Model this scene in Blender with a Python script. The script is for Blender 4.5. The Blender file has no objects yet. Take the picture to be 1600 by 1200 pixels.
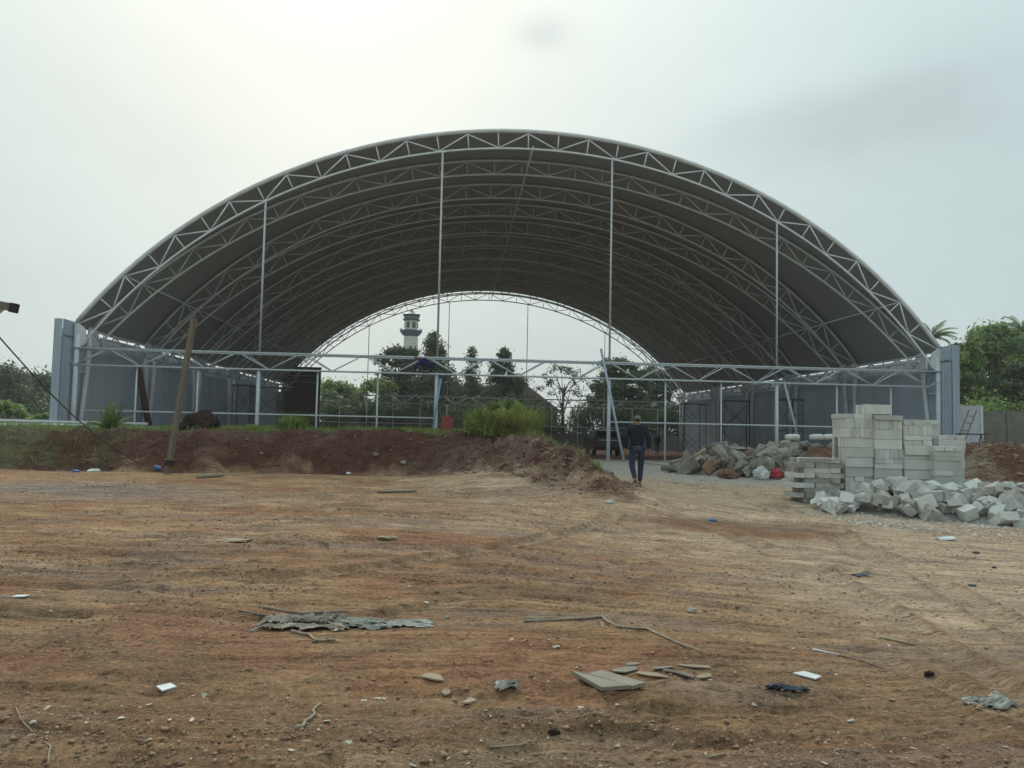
import bpy, bmesh, math, random
import numpy as np
from mathutils import Vector, Matrix, Euler
random.seed(7); np.random.seed(7)
PI = math.pi
scene = bpy.context.scene
C = scene.collection

# ------------------------------------------------------------------ camera
F_PX, ROLL, PITCH, YAW = 1233.0, .0212, .0591, .0702
EYE = Vector((0, 0, 1.25))
fwd = Vector((math.sin(YAW)*math.cos(PITCH), math.cos(YAW)*math.cos(PITCH), math.sin(PITCH)))
rgt = Vector((math.cos(YAW), -math.sin(YAW), 0))
upv = rgt.cross(fwd)
rc = rgt*math.cos(ROLL) + upv*math.sin(ROLL)
uc = upv*math.cos(ROLL) - rgt*math.sin(ROLL)
cam = bpy.data.cameras.new('camera'); co = bpy.data.objects.new('camera', cam); C.objects.link(co)
M = Matrix((rc, uc, -fwd)).transposed().to_4x4(); M.translation = EYE
co.matrix_world = M
cam.sensor_width = 36; cam.lens = F_PX/1600*36; cam.clip_start = .05; cam.clip_end = 3000
scene.camera = co
scene.render.resolution_x = 1024; scene.render.resolution_y = 768

def at(px, py, Y):
    """world point at distance Y along the hall axis for a photograph position"""
    d = fwd*F_PX + rc*(px-800) - uc*(py-600)
    return EYE + d*(Y/d.y)

# ------------------------------------------------------------------ world, sun, exposure
SUN_AZ, SUN_EL = math.radians(-10), math.radians(33)     # azimuth from +Y, east positive
sun_dir = Vector((math.sin(SUN_AZ)*math.cos(SUN_EL), math.cos(SUN_AZ)*math.cos(SUN_EL), math.sin(SUN_EL)))
world = bpy.data.worlds.new('World'); scene.world = world; world.use_nodes = True
nt = world.node_tree; nt.nodes.clear()
N = nt.nodes.new; L = nt.links.new
out = N('ShaderNodeOutputWorld')
sky = N('ShaderNodeTexSky'); sky.sky_type = 'NISHITA'; sky.sun_disc = False
sky.sun_elevation = SUN_EL; sky.sun_rotation = SUN_AZ; sky.air_density = 1.5; sky.dust_density = 4
bg1 = N('ShaderNodeBackground'); bg1.inputs[1].default_value = .05
L(sky.outputs[0], bg1.inputs[0])
tc = N('ShaderNodeTexCoord')
nrm = N('ShaderNodeVectorMath'); nrm.operation = 'NORMALIZE'; L(tc.outputs['Generated'], nrm.inputs[0])
def wmath(op, a, b=None, clamp=False):
    n = N('ShaderNodeMath'); n.operation = op; n.use_clamp = clamp
    for i, v in enumerate((a, b)):
        if v is None: continue
        if isinstance(v, (int, float)): n.inputs[i].default_value = v
        else: L(v, n.inputs[i])
    return n.outputs[0]
def wdot(vec):
    n = N('ShaderNodeVectorMath'); n.operation = 'DOT_PRODUCT'; L(nrm.outputs[0], n.inputs[0]); n.inputs[1].default_value = vec
    return n.outputs['Value']
wn = N('ShaderNodeTexNoise'); wn.inputs['Scale'].default_value = 2.2; wn.inputs['Detail'].default_value = 5; wn.inputs['Roughness'].default_value = .5
mp = N('ShaderNodeMapping'); mp.inputs['Scale'].default_value = (1, 1, 2.4); L(nrm.outputs[0], mp.inputs[0]); L(mp.outputs[0], wn.inputs['Vector'])
sd = wmath('MAXIMUM', wdot(sun_dir), 0)
glow = wmath('POWER', sd, 15); wide = wmath('POWER', sd, 8)
def mixc(fac, a, b):
    n = N('ShaderNodeMix'); n.data_type = 'RGBA'
    if isinstance(fac, float): n.inputs[0].default_value = fac
    else: L(fac, n.inputs[0])
    for k, v in ((6, a), (7, b)):
        if isinstance(v, tuple): n.inputs[k].default_value = (*v, 1)
        else: L(v, n.inputs[k])
    return n.outputs[2]
base = mixc(wide, (.382, .462, .472), (.48, .54, .525))
c1 = mixc(glow, base, (.52, .55, .515))
# thin streaks of darker and lighter cloud
nv = wmath('MULTIPLY_ADD', wn.outputs[0], 1.0); nv.node.inputs[2].default_value = 0
cl = wmath('MULTIPLY', wmath('SUBTRACT', wn.outputs[0], .5), 1.1)
# soft cloud banks: direction, tightness
def bank(v, tight, squash):
    d = v.normalized()
    right = d.cross(Vector((0, 0, 1))).normalized(); up_ = right.cross(d)
    a = wmath('MULTIPLY', wdot(right), 1/tight); b = wmath('MULTIPLY', wdot(up_), squash/tight)
    r2 = wmath('ADD', wmath('MULTIPLY', a, a), wmath('MULTIPLY', b, b))
    fr = wmath('GREATER_THAN', wdot(d), 0)
    g = wmath('EXPONENT', wmath('MULTIPLY', r2, -1))
    return wmath('MULTIPLY', g, fr)
wn2 = N('ShaderNodeTexNoise'); wn2.inputs['Scale'].default_value = 9; wn2.inputs['Detail'].default_value = 6
mp2 = N('ShaderNodeMapping'); mp2.inputs['Scale'].default_value = (1, 1, 2.6); L(nrm.outputs[0], mp2.inputs[0]); L(mp2.outputs[0], wn2.inputs['Vector'])
def direc(px, py): return fwd*F_PX + rc*(px-800) - uc*(py-600)
b_ = wmath('ADD', wmath('ADD', bank(direc(1290, 205), .15, 3.6), bank(direc(1480, 145), .085, 2.3)), wmath('MULTIPLY', bank(direc(848, 50), .030, 1.7), .85))
b_ = wmath('MULTIPLY', b_, wmath('MULTIPLY', wn2.outputs[0], 1.7), True)
c2 = mixc(wmath('MULTIPLY', b_, .85), c1, (.33, .387, .40))
c3 = N('ShaderNodeHueSaturation'); L(c2, c3.inputs['Color'])
sepz = N('ShaderNodeSeparateXYZ'); L(nrm.outputs[0], sepz.inputs[0])
L(wmath('ADD', wmath('ADD', .93, wmath('MULTIPLY', wmath('POWER', wmath('MAXIMUM', sepz.outputs[2], 0), 1.5), .62)), wmath('MULTIPLY', cl, .30)), c3.inputs['Value'])
bg2 = N('ShaderNodeBackground'); bg2.inputs[1].default_value = 1.0; L(c3.outputs[0], bg2.inputs[0])
mx = N('ShaderNodeMixShader'); mx.inputs[0].default_value = .93
L(bg1.outputs[0], mx.inputs[1]); L(bg2.outputs[0], mx.inputs[2]); L(mx.outputs[0], out.inputs[0])

sl = bpy.data.lights.new('sun', 'SUN'); so = bpy.data.objects.new('sun', sl); C.objects.link(so)
sl.energy = 1.5; sl.angle = math.radians(20); sl.color = (1, .95, .86)
so.rotation_euler = (-sun_dir).to_track_quat('-Z', 'Y').to_euler()
scene.view_settings.view_transform = 'Standard'; scene.view_settings.look = 'None'
scene.view_settings.exposure = .60; scene.view_settings.gamma = 1
scene.render.engine = 'CYCLES'
scene.cycles.max_bounces = 6; scene.cycles.diffuse_bounces = 4; scene.cycles.transparent_max_bounces = 6

# ------------------------------------------------------------------ helpers
def lin(r, g, b): return tuple(((c/255)/12.92 if c/255 < .04045 else ((c/255+.055)/1.055)**2.4) for c in (r, g, b))
def material(name, col, rough=.7, col2=None, scale=8., detail=5, bump=0., bscale=None, metal=0., trans=0., spec=.3, stretch=(1, 1, 1), attr=None, obj_var=0., trans_col=None):
    m = bpy.data.materials.new(name); m.use_nodes = True; t = m.node_tree; b = t.nodes['Principled BSDF']
    b.inputs['Roughness'].default_value = rough; b.inputs['Metallic'].default_value = metal
    b.inputs['Specular IOR Level'].default_value = spec
    tcn = t.nodes.new('ShaderNodeTexCoord'); mpn = t.nodes.new('ShaderNodeMapping'); mpn.inputs['Scale'].default_value = stretch
    t.links.new(tcn.outputs['Object'], mpn.inputs[0])
    oi = t.nodes.new('ShaderNodeObjectInfo')
    add = t.nodes.new('ShaderNodeVectorMath'); add.operation = 'MULTIPLY_ADD'; add.inputs[1].default_value = (37, 11, 23)
    t.links.new(oi.outputs['Random'], add.inputs[0]); t.links.new(mpn.outputs[0], add.inputs[2])
    n = t.nodes.new('ShaderNodeTexNoise'); n.inputs['Scale'].default_value = scale; n.inputs['Detail'].default_value = detail; n.inputs['Roughness'].default_value = .62
    t.links.new(add.outputs[0], n.inputs['Vector'])
    r = t.nodes.new('ShaderNodeMapRange'); r.inputs[1].default_value = .3; r.inputs[2].default_value = .7
    t.links.new(n.outputs[0], r.inputs[0])
    mixn = t.nodes.new('ShaderNodeMix'); mixn.data_type = 'RGBA'
    c2_ = col2 or tuple(c*.72 for c in col)
    mixn.inputs[6].default_value = (*col, 1); mixn.inputs[7].default_value = (*c2_, 1)
    t.links.new(r.outputs[0], mixn.inputs[0])
    cur = mixn.outputs[2]
    if obj_var:
        hv = t.nodes.new('ShaderNodeHueSaturation'); mr = t.nodes.new('ShaderNodeMapRange')
        mr.inputs[3].default_value = 1-obj_var; mr.inputs[4].default_value = 1+obj_var
        t.links.new(oi.outputs['Random'], mr.inputs[0]); t.links.new(mr.outputs[0], hv.inputs['Value']); t.links.new(cur, hv.inputs['Color']); cur = hv.outputs[0]
    if attr:
        at_ = t.nodes.new('ShaderNodeAttribute'); at_.attribute_name = attr
        hv = t.nodes.new('ShaderNodeMix'); hv.data_type = 'RGBA'; hv.blend_type = 'MULTIPLY'; hv.inputs[0].default_value = 1
        t.links.new(cur, hv.inputs[6]); t.links.new(at_.outputs[0], hv.inputs[7]); cur = hv.outputs[2]
    t.links.new(cur, b.inputs['Base Color'])
    if bump:
        bn = t.nodes.new('ShaderNodeTexNoise'); bn.inputs['Scale'].default_value = bscale or scale*3; bn.inputs['Detail'].default_value = 6
        t.links.new(add.outputs[0], bn.inputs['Vector'])
        bu = t.nodes.new('ShaderNodeBump'); bu.inputs['Strength'].default_value = bump; bu.inputs['Distance'].default_value = .02
        t.links.new(bn.outputs[0], bu.inputs['Height']); t.links.new(bu.outputs[0], b.inputs['Normal'])
    if trans:
        tr = t.nodes.new('ShaderNodeBsdfTranslucent'); ms = t.nodes.new('ShaderNodeMixShader'); ms.inputs[0].default_value = trans
        if trans_col: tr.inputs[0].default_value = (*trans_col, 1)
        else: t.links.new(cur, tr.inputs[0])
        t.links.new(b.outputs[0], ms.inputs[1]); t.links.new(tr.outputs[0], ms.inputs[2])
        t.links.new(ms.outputs[0], t.nodes['Material Output'].inputs[0])
    return m

class MB:
    def __init__(s): s.v = []; s.f = []
    def add(s, vs, fs):
        o = len(s.v); s.v += [tuple(v) for v in vs]; s.f += [tuple(i+o for i in f) for f in fs]; return s
    def box(s, c, d, rot=None):
        hx, hy, hz = d[0]/2, d[1]/2, d[2]/2
        vs = [Vector((x*hx, y*hy, z*hz)) for x in (-1, 1) for y in (-1, 1) for z in (-1, 1)]
        if rot is not None: vs = [rot @ v for v in vs]
        c = Vector(c)
        return s.add([v+c for v in vs], [(0, 1, 3, 2), (4, 6, 7, 5), (0, 4, 5, 1), (2, 3, 7, 6), (0, 2, 6, 4), (1, 5, 7, 3)])
    def path(s, pts, r, n=6, cap=True, flat=None):
        pts = [Vector(p) for p in pts]; rs = r if isinstance(r, (list, tuple)) else [r]*len(pts)
        rings = []; prev = None
        for i, p in enumerate(pts):
            a = pts[max(i-1, 0)]; b = pts[min(i+1, len(pts)-1)]; t = (b-a).normalized()
            if prev is None:
                q = Vector((0, 0, 1)) if abs(t.z) < .9 else Vector((1, 0, 0)); u = t.cross(q).normalized()
            else: u = (prev - t*prev.dot(t)).normalized()
            prev = u; w = t.cross(u)
            rings.append([p + (u*math.cos(2*PI*k/n) + w*math.sin(2*PI*k/n)*(flat or 1))*rs[i] for k in range(n)])
        fs = []
        for i in range(len(pts)-1):
            for k in range(n):
                fs.append((i*n+k, i*n+(k+1) % n, (i+1)*n+(k+1) % n, (i+1)*n+k))
        if cap: fs += [tuple(range(n))[::-1], tuple((len(pts)-1)*n+k for k in range(n))]
        return s.add([v for rg in rings for v in rg], fs)
    def mesh(s, name='m', smooth=False):
        me = bpy.data.meshes.new(name); me.from_pydata(s.v, [], s.f); me.update()
        if smooth: me.polygons.foreach_set('use_smooth', [True]*len(me.polygons))
        return me
def link(name, me, mat=None, parent=None, loc=None, rot=None):
    o = bpy.data.objects.new(name, me); C.objects.link(o)
    if mat is not None and me is not None and not me.materials: me.materials.append(mat)
    if parent: o.parent = parent
    if loc is not None: o.location = loc
    if rot is not None: o.rotation_euler = rot
    return o
def tag(o, label=None, cat=None, group=None, kind=None):
    if label: o['label'] = label
    if cat: o['category'] = cat
    if group: o['group'] = group
    if kind: o['kind'] = kind
    return o
def empty(name, loc=(0, 0, 0), rz=0): 
    o = bpy.data.objects.new(name, None); C.objects.link(o); o.location = loc; o.rotation_euler = (0, 0, rz); o.empty_display_size = .2; return o
def np_mesh(name, V, Fc, smooth=False, attr=None):
    me = bpy.data.meshes.new(name); k = Fc.shape[1]
    me.vertices.add(len(V)); me.vertices.foreach_set('co', V.astype(np.float32).ravel())
    me.loops.add(Fc.size); me.loops.foreach_set('vertex_index', Fc.astype(np.int32).ravel())
    me.polygons.add(len(Fc)); me.polygons.foreach_set('loop_start', np.arange(0, Fc.size, k, dtype=np.int32))
    me.polygons.foreach_set('loop_total', np.full(len(Fc), k, dtype=np.int32))
    if smooth: me.polygons.foreach_set('use_smooth', np.ones(len(Fc), dtype=bool))
    me.update(calc_edges=True)
    if attr is not None:
        for nm, A in attr.items():
            a = me.attributes.new(nm, 'FLOAT_COLOR', 'POINT')
            full = np.ones((len(V), 4), dtype=np.float32); full[:, :A.shape[1]] = A
            a.data.foreach_set('color', full.ravel())
    return me

# ---- numpy noise
_perm = np.random.RandomState(3).rand(256, 256)
def vnoise(x, y, seed=0):
    x = x + seed*17.31; y = y + seed*9.77
    xi = np.floor(x).astype(int); yi = np.floor(y).astype(int); fx = x-xi; fy = y-yi
    fx = fx*fx*(3-2*fx); fy = fy*fy*(3-2*fy)
    g = lambda a, b: _perm[a & 255, b & 255]
    return (g(xi, yi)*(1-fx)+g(xi+1, yi)*fx)*(1-fy) + (g(xi, yi+1)*(1-fx)+g(xi+1, yi+1)*fx)*fy
def fbm(x, y, o=4, seed=0, g=.5):
    s = 0; a = 1; t = 0
    for k in range(o):
        s = s + a*vnoise(x*2**k, y*2**k, seed+k*3); t += a; a *= g
    return s/t
def sst(a, b, x):
    t = np.clip((x-a)/(b-a), 0, 1); return t*t*(3-2*t)

# ------------------------------------------------------------------ terrain
MOUND = np.array([(-60, 20.2), (-11, 20.1), (-7.6, 20.6), (-3.7, 21.0), (-1, 20.4), (.7, 18.9), (1.6, 17.2), (2.35, 15.4), (2.85, 14.2), (3.25, 15.5), (3.55, 18), (3.5, 22), (3.2, 27), (2.6, 31.2), (-60, 31.2)])
BERM = np.array([(11.0, 21.6), (11.6, 20.2), (12.4, 18.8), (14, 18.0), (40, 17.5), (40, 27), (14.5, 27.5), (12.2, 26), (11.3, 24)])
def sdist(x, y, poly):
    d = np.full(x.shape, 1e9); inside = np.zeros(x.shape, bool)
    n = len(poly)
    for i in range(n):
        ax, ay = poly[i]; bx, by = poly[(i+1) % n]
        ex, ey = bx-ax, by-ay; wx, wy = x-ax, y-ay
        t = np.clip((wx*ex+wy*ey)/(ex*ex+ey*ey), 0, 1)
        d = np.minimum(d, np.hypot(wx-ex*t, wy-ey*t))
        c = ((ay > y) != (by > y)) & (x < ex*(y-ay)/(ey if abs(ey) > 1e-9 else 1e-9)+ax)
        inside ^= c
    return np.where(inside, d, -d)
def streak_v(x, y):
    g = np.where(x > .5, (x-.5)**1.15*.42, 0) * sst(3, 8, y)
    return y + g + .35*np.sin(x*.45+1)*.6 + .25*(fbm(x*.25, y*.25, 2, 40)-.5)
def _gp(px, py):
    d = fwd*F_PX + rc*(px-800) - uc*(py-600); q = EYE + d*((-.15-EYE.z)/d.z); return (q.x, q.y)
TRACKS = [[_gp(*q) for q in pts] for pts in (
    [(940, 752), (1080, 765), (1230, 800), (1400, 862), (1640, 985)], [(960, 800), (1100, 815), (1260, 868), (1420, 950), (1700, 1120)],
    [(1215, 790), (1300, 815), (1345, 850), (1330, 885), (1240, 905)], [(-50, 880), (250, 890), (520, 886), (800, 850), (960, 812)], [(-50, 930), (250, 942), (560, 936), (860, 898), (1060, 850)],
    [(560, 1140), (700, 1115), (850, 1100), (1000, 1105), (1200, 1130)], [(600, 1165), (740, 1138), (880, 1122), (1020, 1126), (1220, 1155)], [(900, 940), (1100, 935), (1350, 990), (1640, 1100)])]
_SEG = []
for T_ in TRACKS:
    P_ = np.array(T_); tt = np.linspace(0, len(P_)-1, 24); Q = np.stack([np.interp(tt, range(len(P_)), P_[:, 0]), np.interp(tt, range(len(P_)), P_[:, 1])], 1)
    for _ in range(2): Q[1:-1] = (Q[:-2]+Q[2:]+2*Q[1:-1])/4
    _SEG.append(np.concatenate([Q[:-1], Q[1:]-Q[:-1]], 1))
_SEG = np.concatenate(_SEG)
def track_mask(x, y):
    m = np.zeros(x.shape); m2 = np.zeros(x.shape); w = (y < 24) & (y > 2) & (np.abs(x) < 16)
    if not w.any(): return m, m2
    xx, yy = x[w], y[w]
    if len(xx) < 2000:
        ax, ay, ex, ey = [c[:, None] for c in _SEG.T]
        t_ = np.clip(((xx-ax)*ex+(yy-ay)*ey)/(ex*ex+ey*ey+1e-9), 0, 1); best = np.hypot(xx-ax-ex*t_, yy-ay-ey*t_).min(0)
    else:
        best = np.full(xx.shape, 9.)
        for ax, ay, ex, ey in _SEG:
            k = np.nonzero((xx > min(ax, ax+ex)-.5) & (xx < max(ax, ax+ex)+.5) & (yy > min(ay, ay+ey)-.5) & (yy < max(ay, ay+ey)+.5))[0]
            if not len(k): continue
            t_ = np.clip(((xx[k]-ax)*ex+(yy[k]-ay)*ey)/(ex*ex+ey*ey+1e-9), 0, 1)
            best[k] = np.minimum(best[k], np.hypot(xx[k]-ax-ex*t_, yy[k]-ay-ey*t_))
    b2_ = best+(fbm(xx*1.3, yy*1.3, 2, 141)-.5)*.12; q = sst(.33, .55, fbm(xx*.6, yy*.6, 3, 143))
    m[w] = (1-sst(.09, .15, b2_))*q; m2[w] = np.exp(-((b2_-.19)/.045)**2)*q
    return m, m2
def terrain(x, y, masks=False):
    x = np.asarray(x, float); y = np.asarray(y, float)
    z = -.30 + .30*sst(6, 19, y)
    z = z - .30*sst(40, 56, y) - .15*sst(56, 75, y)
    z = z + .10*sst(3, -3, x)*sst(6, 11, y)*(1-sst(16, 20, y))            # left side a little higher
    z = z - .10*sst(3.5, 6.5, x)*sst(7, 11, y)*(1-sst(15, 19, y))
    near = 1-sst(30, 60, np.hypot(x, y))
    z = z + (fbm(x*.35, y*.35, 3, 5)-.5)*.16*near*(1-sst(17, 20, y)*.6)
    v = streak_v(x, y); u = x
    band = fbm(x*.18, v*.9, 3, 11)
    rutm = sst(.42, .62, band)
    area = (1-sst(17, 21, y))
    rg = lambda n: (1-np.abs(2*n-1))
    ruts = (fbm(u*.35, v*5.2, 3, 21)-.5)*.05*rutm - rg(fbm(u*.16, v*3.4, 2, 26))**8*.065*(.3+.7*rutm) - rg(fbm(u*.22+9, v*6.5, 2, 28))**7*.045*(.4+.6*rutm)
    z = z + ruts*area*(1-.92*sst(1.0, 4, x))
    lumps = fbm(x*7, y*7, 3, 31)
    lm = sst(.5, .68, fbm(x*.5, v*.9, 3, 33))
    z = z + (lumps-.5)*.045*(.35+lm)*area + (fbm(x*17, y*17, 2, 35)-.5)*.022*(.2+lm)*area*(1-sst(7, 11, y))
    tk, tb = track_mask(x, y); z = z - .035*tk*(.6+.8*fbm(x*9, y*9, 2, 145)) + .020*tb
    # small scarp between the red patch and the wheel track on the right
    sc = (y - (14.6 - .55*(x-3.0)))
    scm = sst(2.6, 3.6, x)*(1-sst(6.2, 7.2, x))
    z = z + .10*sst(-.5, .25, sc)*(1-sst(.3, 2.0, sc))*scm
    # mounds
    wob = (fbm(x*.9, y*.9, 3, 51)-.5)*.9 + (fbm(x*3.1, y*3.1, 2, 53)-.5)*.30
    d = sdist(x, y, MOUND); dd = d + wob*.85
    hm = np.clip(dd*.86, 0, None); top = 1.15 + .10*(fbm(x*.25, y*.25, 2, 57)-.5) + .16*(fbm(x*.8, y*.4, 3, 59)-.5) - .07*sst(-1, -9, x)
    hm = top*(1-np.exp(-(hm/top)*1.25-(hm/top)**3))
    rough = sst(0, .25, dd)*(1-sst(1.5, 2.3, dd))
    hm = hm + rough*((fbm(x*2.2, y*2.2, 4, 61, .62)-.5)*.42 + (fbm(x*8, y*8, 3, 63, .6)-.5)*.17)
    hm = np.where(dd > 0, hm, 0)
    spur_ = sst(-1.5, 1.0, x)*(1-sst(3.3, 4.2, x))
    hm = hm + (1-sst(0, .6, dd))*sst(-3.0, 0, dd)**1.5*(.08+.22*spur_)*(1-sst(19.5, 21, y))
    d2 = sdist(x, y, BERM); dd2 = d2 + wob*.9
    h2 = np.clip(dd2*.85, 0, None); h2 = 1.12*(1-np.exp(-(h2/1.12)*1.2-(h2/1.12)**3)) + sst(0, .3, dd2)*(fbm(x*2.4, y*2.4, 4, 71, .6)-.5)*.38
    h2 = np.where(dd2 > 0, np.maximum(h2, 0), 0)
    z = z + np.maximum(hm, h2)
    z = z + 1.0*np.exp(-(((x-10.35)/.72)**2+((y-21.8)/.8)**2)**1.3)
    # far terrain: gentle
    z = z + (fbm(x*.02, y*.02, 2, 81)-.5)*1.0*sst(120, 260, np.hypot(x, y))
    if not masks: return z
    return z, dict(d=dd, d2=dd2, v=v, rut=rutm, lm=lm, ruts=ruts, lumps=lumps, tk=tk, tb=tb)
def gz(x, y): return float(terrain(np.array([x]), np.array([y]))[0])

def axis(lo, hi, core0, core1, f):
    pts = [0.0]; 
    while pts[-1] < hi: pts.append(pts[-1] + f(pts[-1]))
    neg = [0.0]
    while neg[-1] > lo: neg.append(neg[-1] - f(neg[-1]))
    return np.array(sorted(set(neg[1:] + pts)))
xs = axis(-420, 420, -16, 22, lambda v: (.026+.0044*abs(v)) if abs(v) < 24 else (.13+(abs(v)-24)*.09))
def fy(v):
    if v < 2.6: return .2 + abs(v-2.6)*.12 if v < 2.4 else .05
    if v < 26: return max(.022, v*.0062)
    if v < 80: return .16+(v-26)*.02
    return 1.3+(v-80)*.12
ys = axis(-300, 900, 0, 0, fy)
GX, GY = np.meshgrid(xs, ys)
GZ, mk = terrain(GX, GY, True)
nx, ny = len(xs), len(ys)
V = np.stack([GX.ravel(), GY.ravel(), GZ.ravel()], 1)
ii = (np.arange(ny-1)[:, None]*nx + np.arange(nx-1)[None, :]).ravel()
Fc = np.stack([ii, ii+1, ii+nx+1, ii+nx], 1)
# soil colours (albedo)
def lerp(a, b, t): return a*(1-t[..., None]) + b*t[..., None]
brown = np.array([.470, .285, .152]); dark = np.array([.250, .160, .090]); pale = np.array([.60, .455, .315]); red = np.array([.365, .190, .104])
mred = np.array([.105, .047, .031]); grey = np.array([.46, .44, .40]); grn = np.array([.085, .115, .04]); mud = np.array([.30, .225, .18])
x, y = GX, GY
col = np.broadcast_to(brown, GX.shape+(3,)).copy()
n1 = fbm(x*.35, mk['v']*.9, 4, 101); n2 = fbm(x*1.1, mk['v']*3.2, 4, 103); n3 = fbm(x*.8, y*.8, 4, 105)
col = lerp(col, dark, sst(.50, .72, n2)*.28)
col = lerp(col, dark, (1-sst(4.2, 7.5, y))*.45)
st1 = fbm(x*.30, mk['v']*5.5, 4, 131, .6); st2 = fbm(x*.7+3, mk['v']*11, 4, 133, .6)
rut_shade = sst(.53, .66, st1)*(.25+.75*mk['rut'])*(.40+.30*(1-sst(6, 10, y))); col = lerp(col, dark*.62, np.clip(rut_shade, 0, 1)*(1-sst(.5, 4, x)*.8))  # rut shading painted into the soil colour as dark streaks
col = lerp(col, pale*.9, sst(.54, .68, st2)*.20)
blot = fbm(x*.9, y*1.3, 5, 135, .62); col = lerp(col, dark*.8, sst(.52, .68, blot)*.45*(1-sst(9, 14, y))*(1-.6*sst(1, 4.5, x)))
col = lerp(col, pale*.85, sst(.52, .70, n1)*.32*(sst(5, 9, y)))
pm = sst(-1, 4.5, x-(10-y)*.30 + (n1-.5)*3)*sst(4.5, 8.5, y+x*.35)
col = lerp(col, pale, pm*(.55+.45*sst(.35, .6, n2)))
pth = np.array([_gp(*q) for q in ((940, 742), (1060, 752), (1200, 780), (1380, 830), (1640, 930))]); dpt = np.full(x.shape, 99.)
for (ax, ay), (bx, by) in zip(pth[:-1], pth[1:]):
    t_ = np.clip(((x-ax)*(bx-ax)+(y-ay)*(by-ay))/((bx-ax)**2+(by-ay)**2), 0, 1); dpt = np.minimum(dpt, np.hypot(x-ax-(bx-ax)*t_, y-ay-(by-ay)*t_))
col = lerp(col, pale*1.04, (1-sst(.9, 2.4, dpt+(n1-.5)*1.6))*.85)
rm = sst(.56, .70, n3)*(1-sst(.5, 3.5, x-(9-y)*.2))
col = lerp(col, red, rm*.85)
rm2 = np.exp(-(((x-4.6)/1.5)**2+((y-12.2)/.8)**2)**1.5) ; col = lerp(col, red*.85, np.clip(rm2*sst(.3, .55, n3)*1.5, 0, .85))
rm3 = sst(.55, .66, fbm(x*.5+7, mk['v']*1.4, 3, 107))*(1-sst(13, 17, y)); col = lerp(col, red, rm3*.45*(1-sst(1.5, 5, x)))
gp = sst(.56, .68, fbm(x*.7, mk['v']*2, 4, 109))*(1-sst(15, 18, y)); col = lerp(col, mud, gp*.5)
col = lerp(col, np.array([.40, .315, .215]), np.clip(mk['tk'], 0, 1)*.35); col = lerp(col, dark, np.clip(mk['tb'], 0, 1)*.55)
# grey crushed stone in front of the hall, pale dust around the blocks
gm = sst(21.5, 24.5, y+(n3-.5)*5)*(1-sst(34.5, 36, y+(n2-.5)*2))*sst(1.5, 3.0, x)
col = lerp(col, grey, gm*(.7+.3*n2))
gb = np.exp(-(((x-9.6)/3.0)**2+((y-14.3)/2.0)**2)**2); col = lerp(col, grey*.9, gb*.6*sst(.35, .6, n2))
gb = np.exp(-(((x-8.6)/3.0)**2+((y-22.5)/2.6)**2)**2); col = lerp(col, grey, gb*.8)
# grey patch at the left
gb = np.exp(-(((x+7.2)/3.2)**2+((y-14.6)/1.3)**2)**1.5); col = lerp(col, np.array([.30, .255, .225]), gb*.8*sst(.25, .5, n1+.1))
# mound faces
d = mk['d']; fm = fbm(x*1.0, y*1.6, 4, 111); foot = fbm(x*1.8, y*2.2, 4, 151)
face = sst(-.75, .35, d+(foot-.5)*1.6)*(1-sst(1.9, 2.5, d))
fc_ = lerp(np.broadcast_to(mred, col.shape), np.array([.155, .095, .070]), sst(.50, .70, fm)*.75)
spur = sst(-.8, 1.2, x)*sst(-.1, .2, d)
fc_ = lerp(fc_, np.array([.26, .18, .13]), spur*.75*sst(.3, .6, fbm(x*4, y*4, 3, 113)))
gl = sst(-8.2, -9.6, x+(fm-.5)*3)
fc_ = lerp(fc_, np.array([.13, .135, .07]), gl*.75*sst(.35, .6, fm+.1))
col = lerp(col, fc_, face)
topm = sst(1.55, 2.1, d+(fm-.5)*.8)
col = lerp(col, grn*1.2, topm*.85)
d2 = mk['d2']; f2 = sst(-.2, .2, d2); fm2 = fbm(x*2.2, y*2.2, 4, 117)
fc2 = lerp(np.broadcast_to(np.array([.175, .082, .052]), col.shape), np.array([.30, .235, .18]), sst(.5, .66, fm2)*.8)
fc2 = lerp(fc2, np.array([.06, .07, .04]), sst(13, 16, x)*sst(.45, .6, fbm(x*.9, y*.9, 3, 119))*.6)
col = lerp(col, fc2, f2)
gb = np.exp(-(((x-10.35)/.8)**2+((y-21.8)/.9)**2)**2); col = lerp(col, np.array([.19, .10, .068]), gb)
# hall floor and beyond
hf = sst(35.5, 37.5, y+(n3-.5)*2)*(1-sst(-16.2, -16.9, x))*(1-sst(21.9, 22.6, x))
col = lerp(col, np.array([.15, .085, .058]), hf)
fg = sst(78, 84, y) + (1-hf)*sst(36, 40, y); col = lerp(col, grn, np.clip(fg, 0, 1))
og = np.clip(sst(-30, -60, x)+sst(45, 80, x)+sst(-25, -80, y), 0, 1); col = lerp(col, grn, og*.7)
col = col*(.86+.28*fbm(x*6, y*6, 3, 121)[..., None])
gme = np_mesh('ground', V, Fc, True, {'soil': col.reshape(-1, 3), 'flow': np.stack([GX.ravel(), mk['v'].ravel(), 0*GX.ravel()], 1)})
gm_ = bpy.data.materials.new('soil'); gm_.use_nodes = True
t = gm_.node_tree; b = t.nodes['Principled BSDF']; b.inputs['Roughness'].default_value = .95; b.inputs['Specular IOR Level'].default_value = .12
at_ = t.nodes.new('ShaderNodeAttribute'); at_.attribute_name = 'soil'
tcn = t.nodes.new('ShaderNodeTexCoord')
fl_ = t.nodes.new('ShaderNodeAttribute'); fl_.attribute_name = 'flow'
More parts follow.
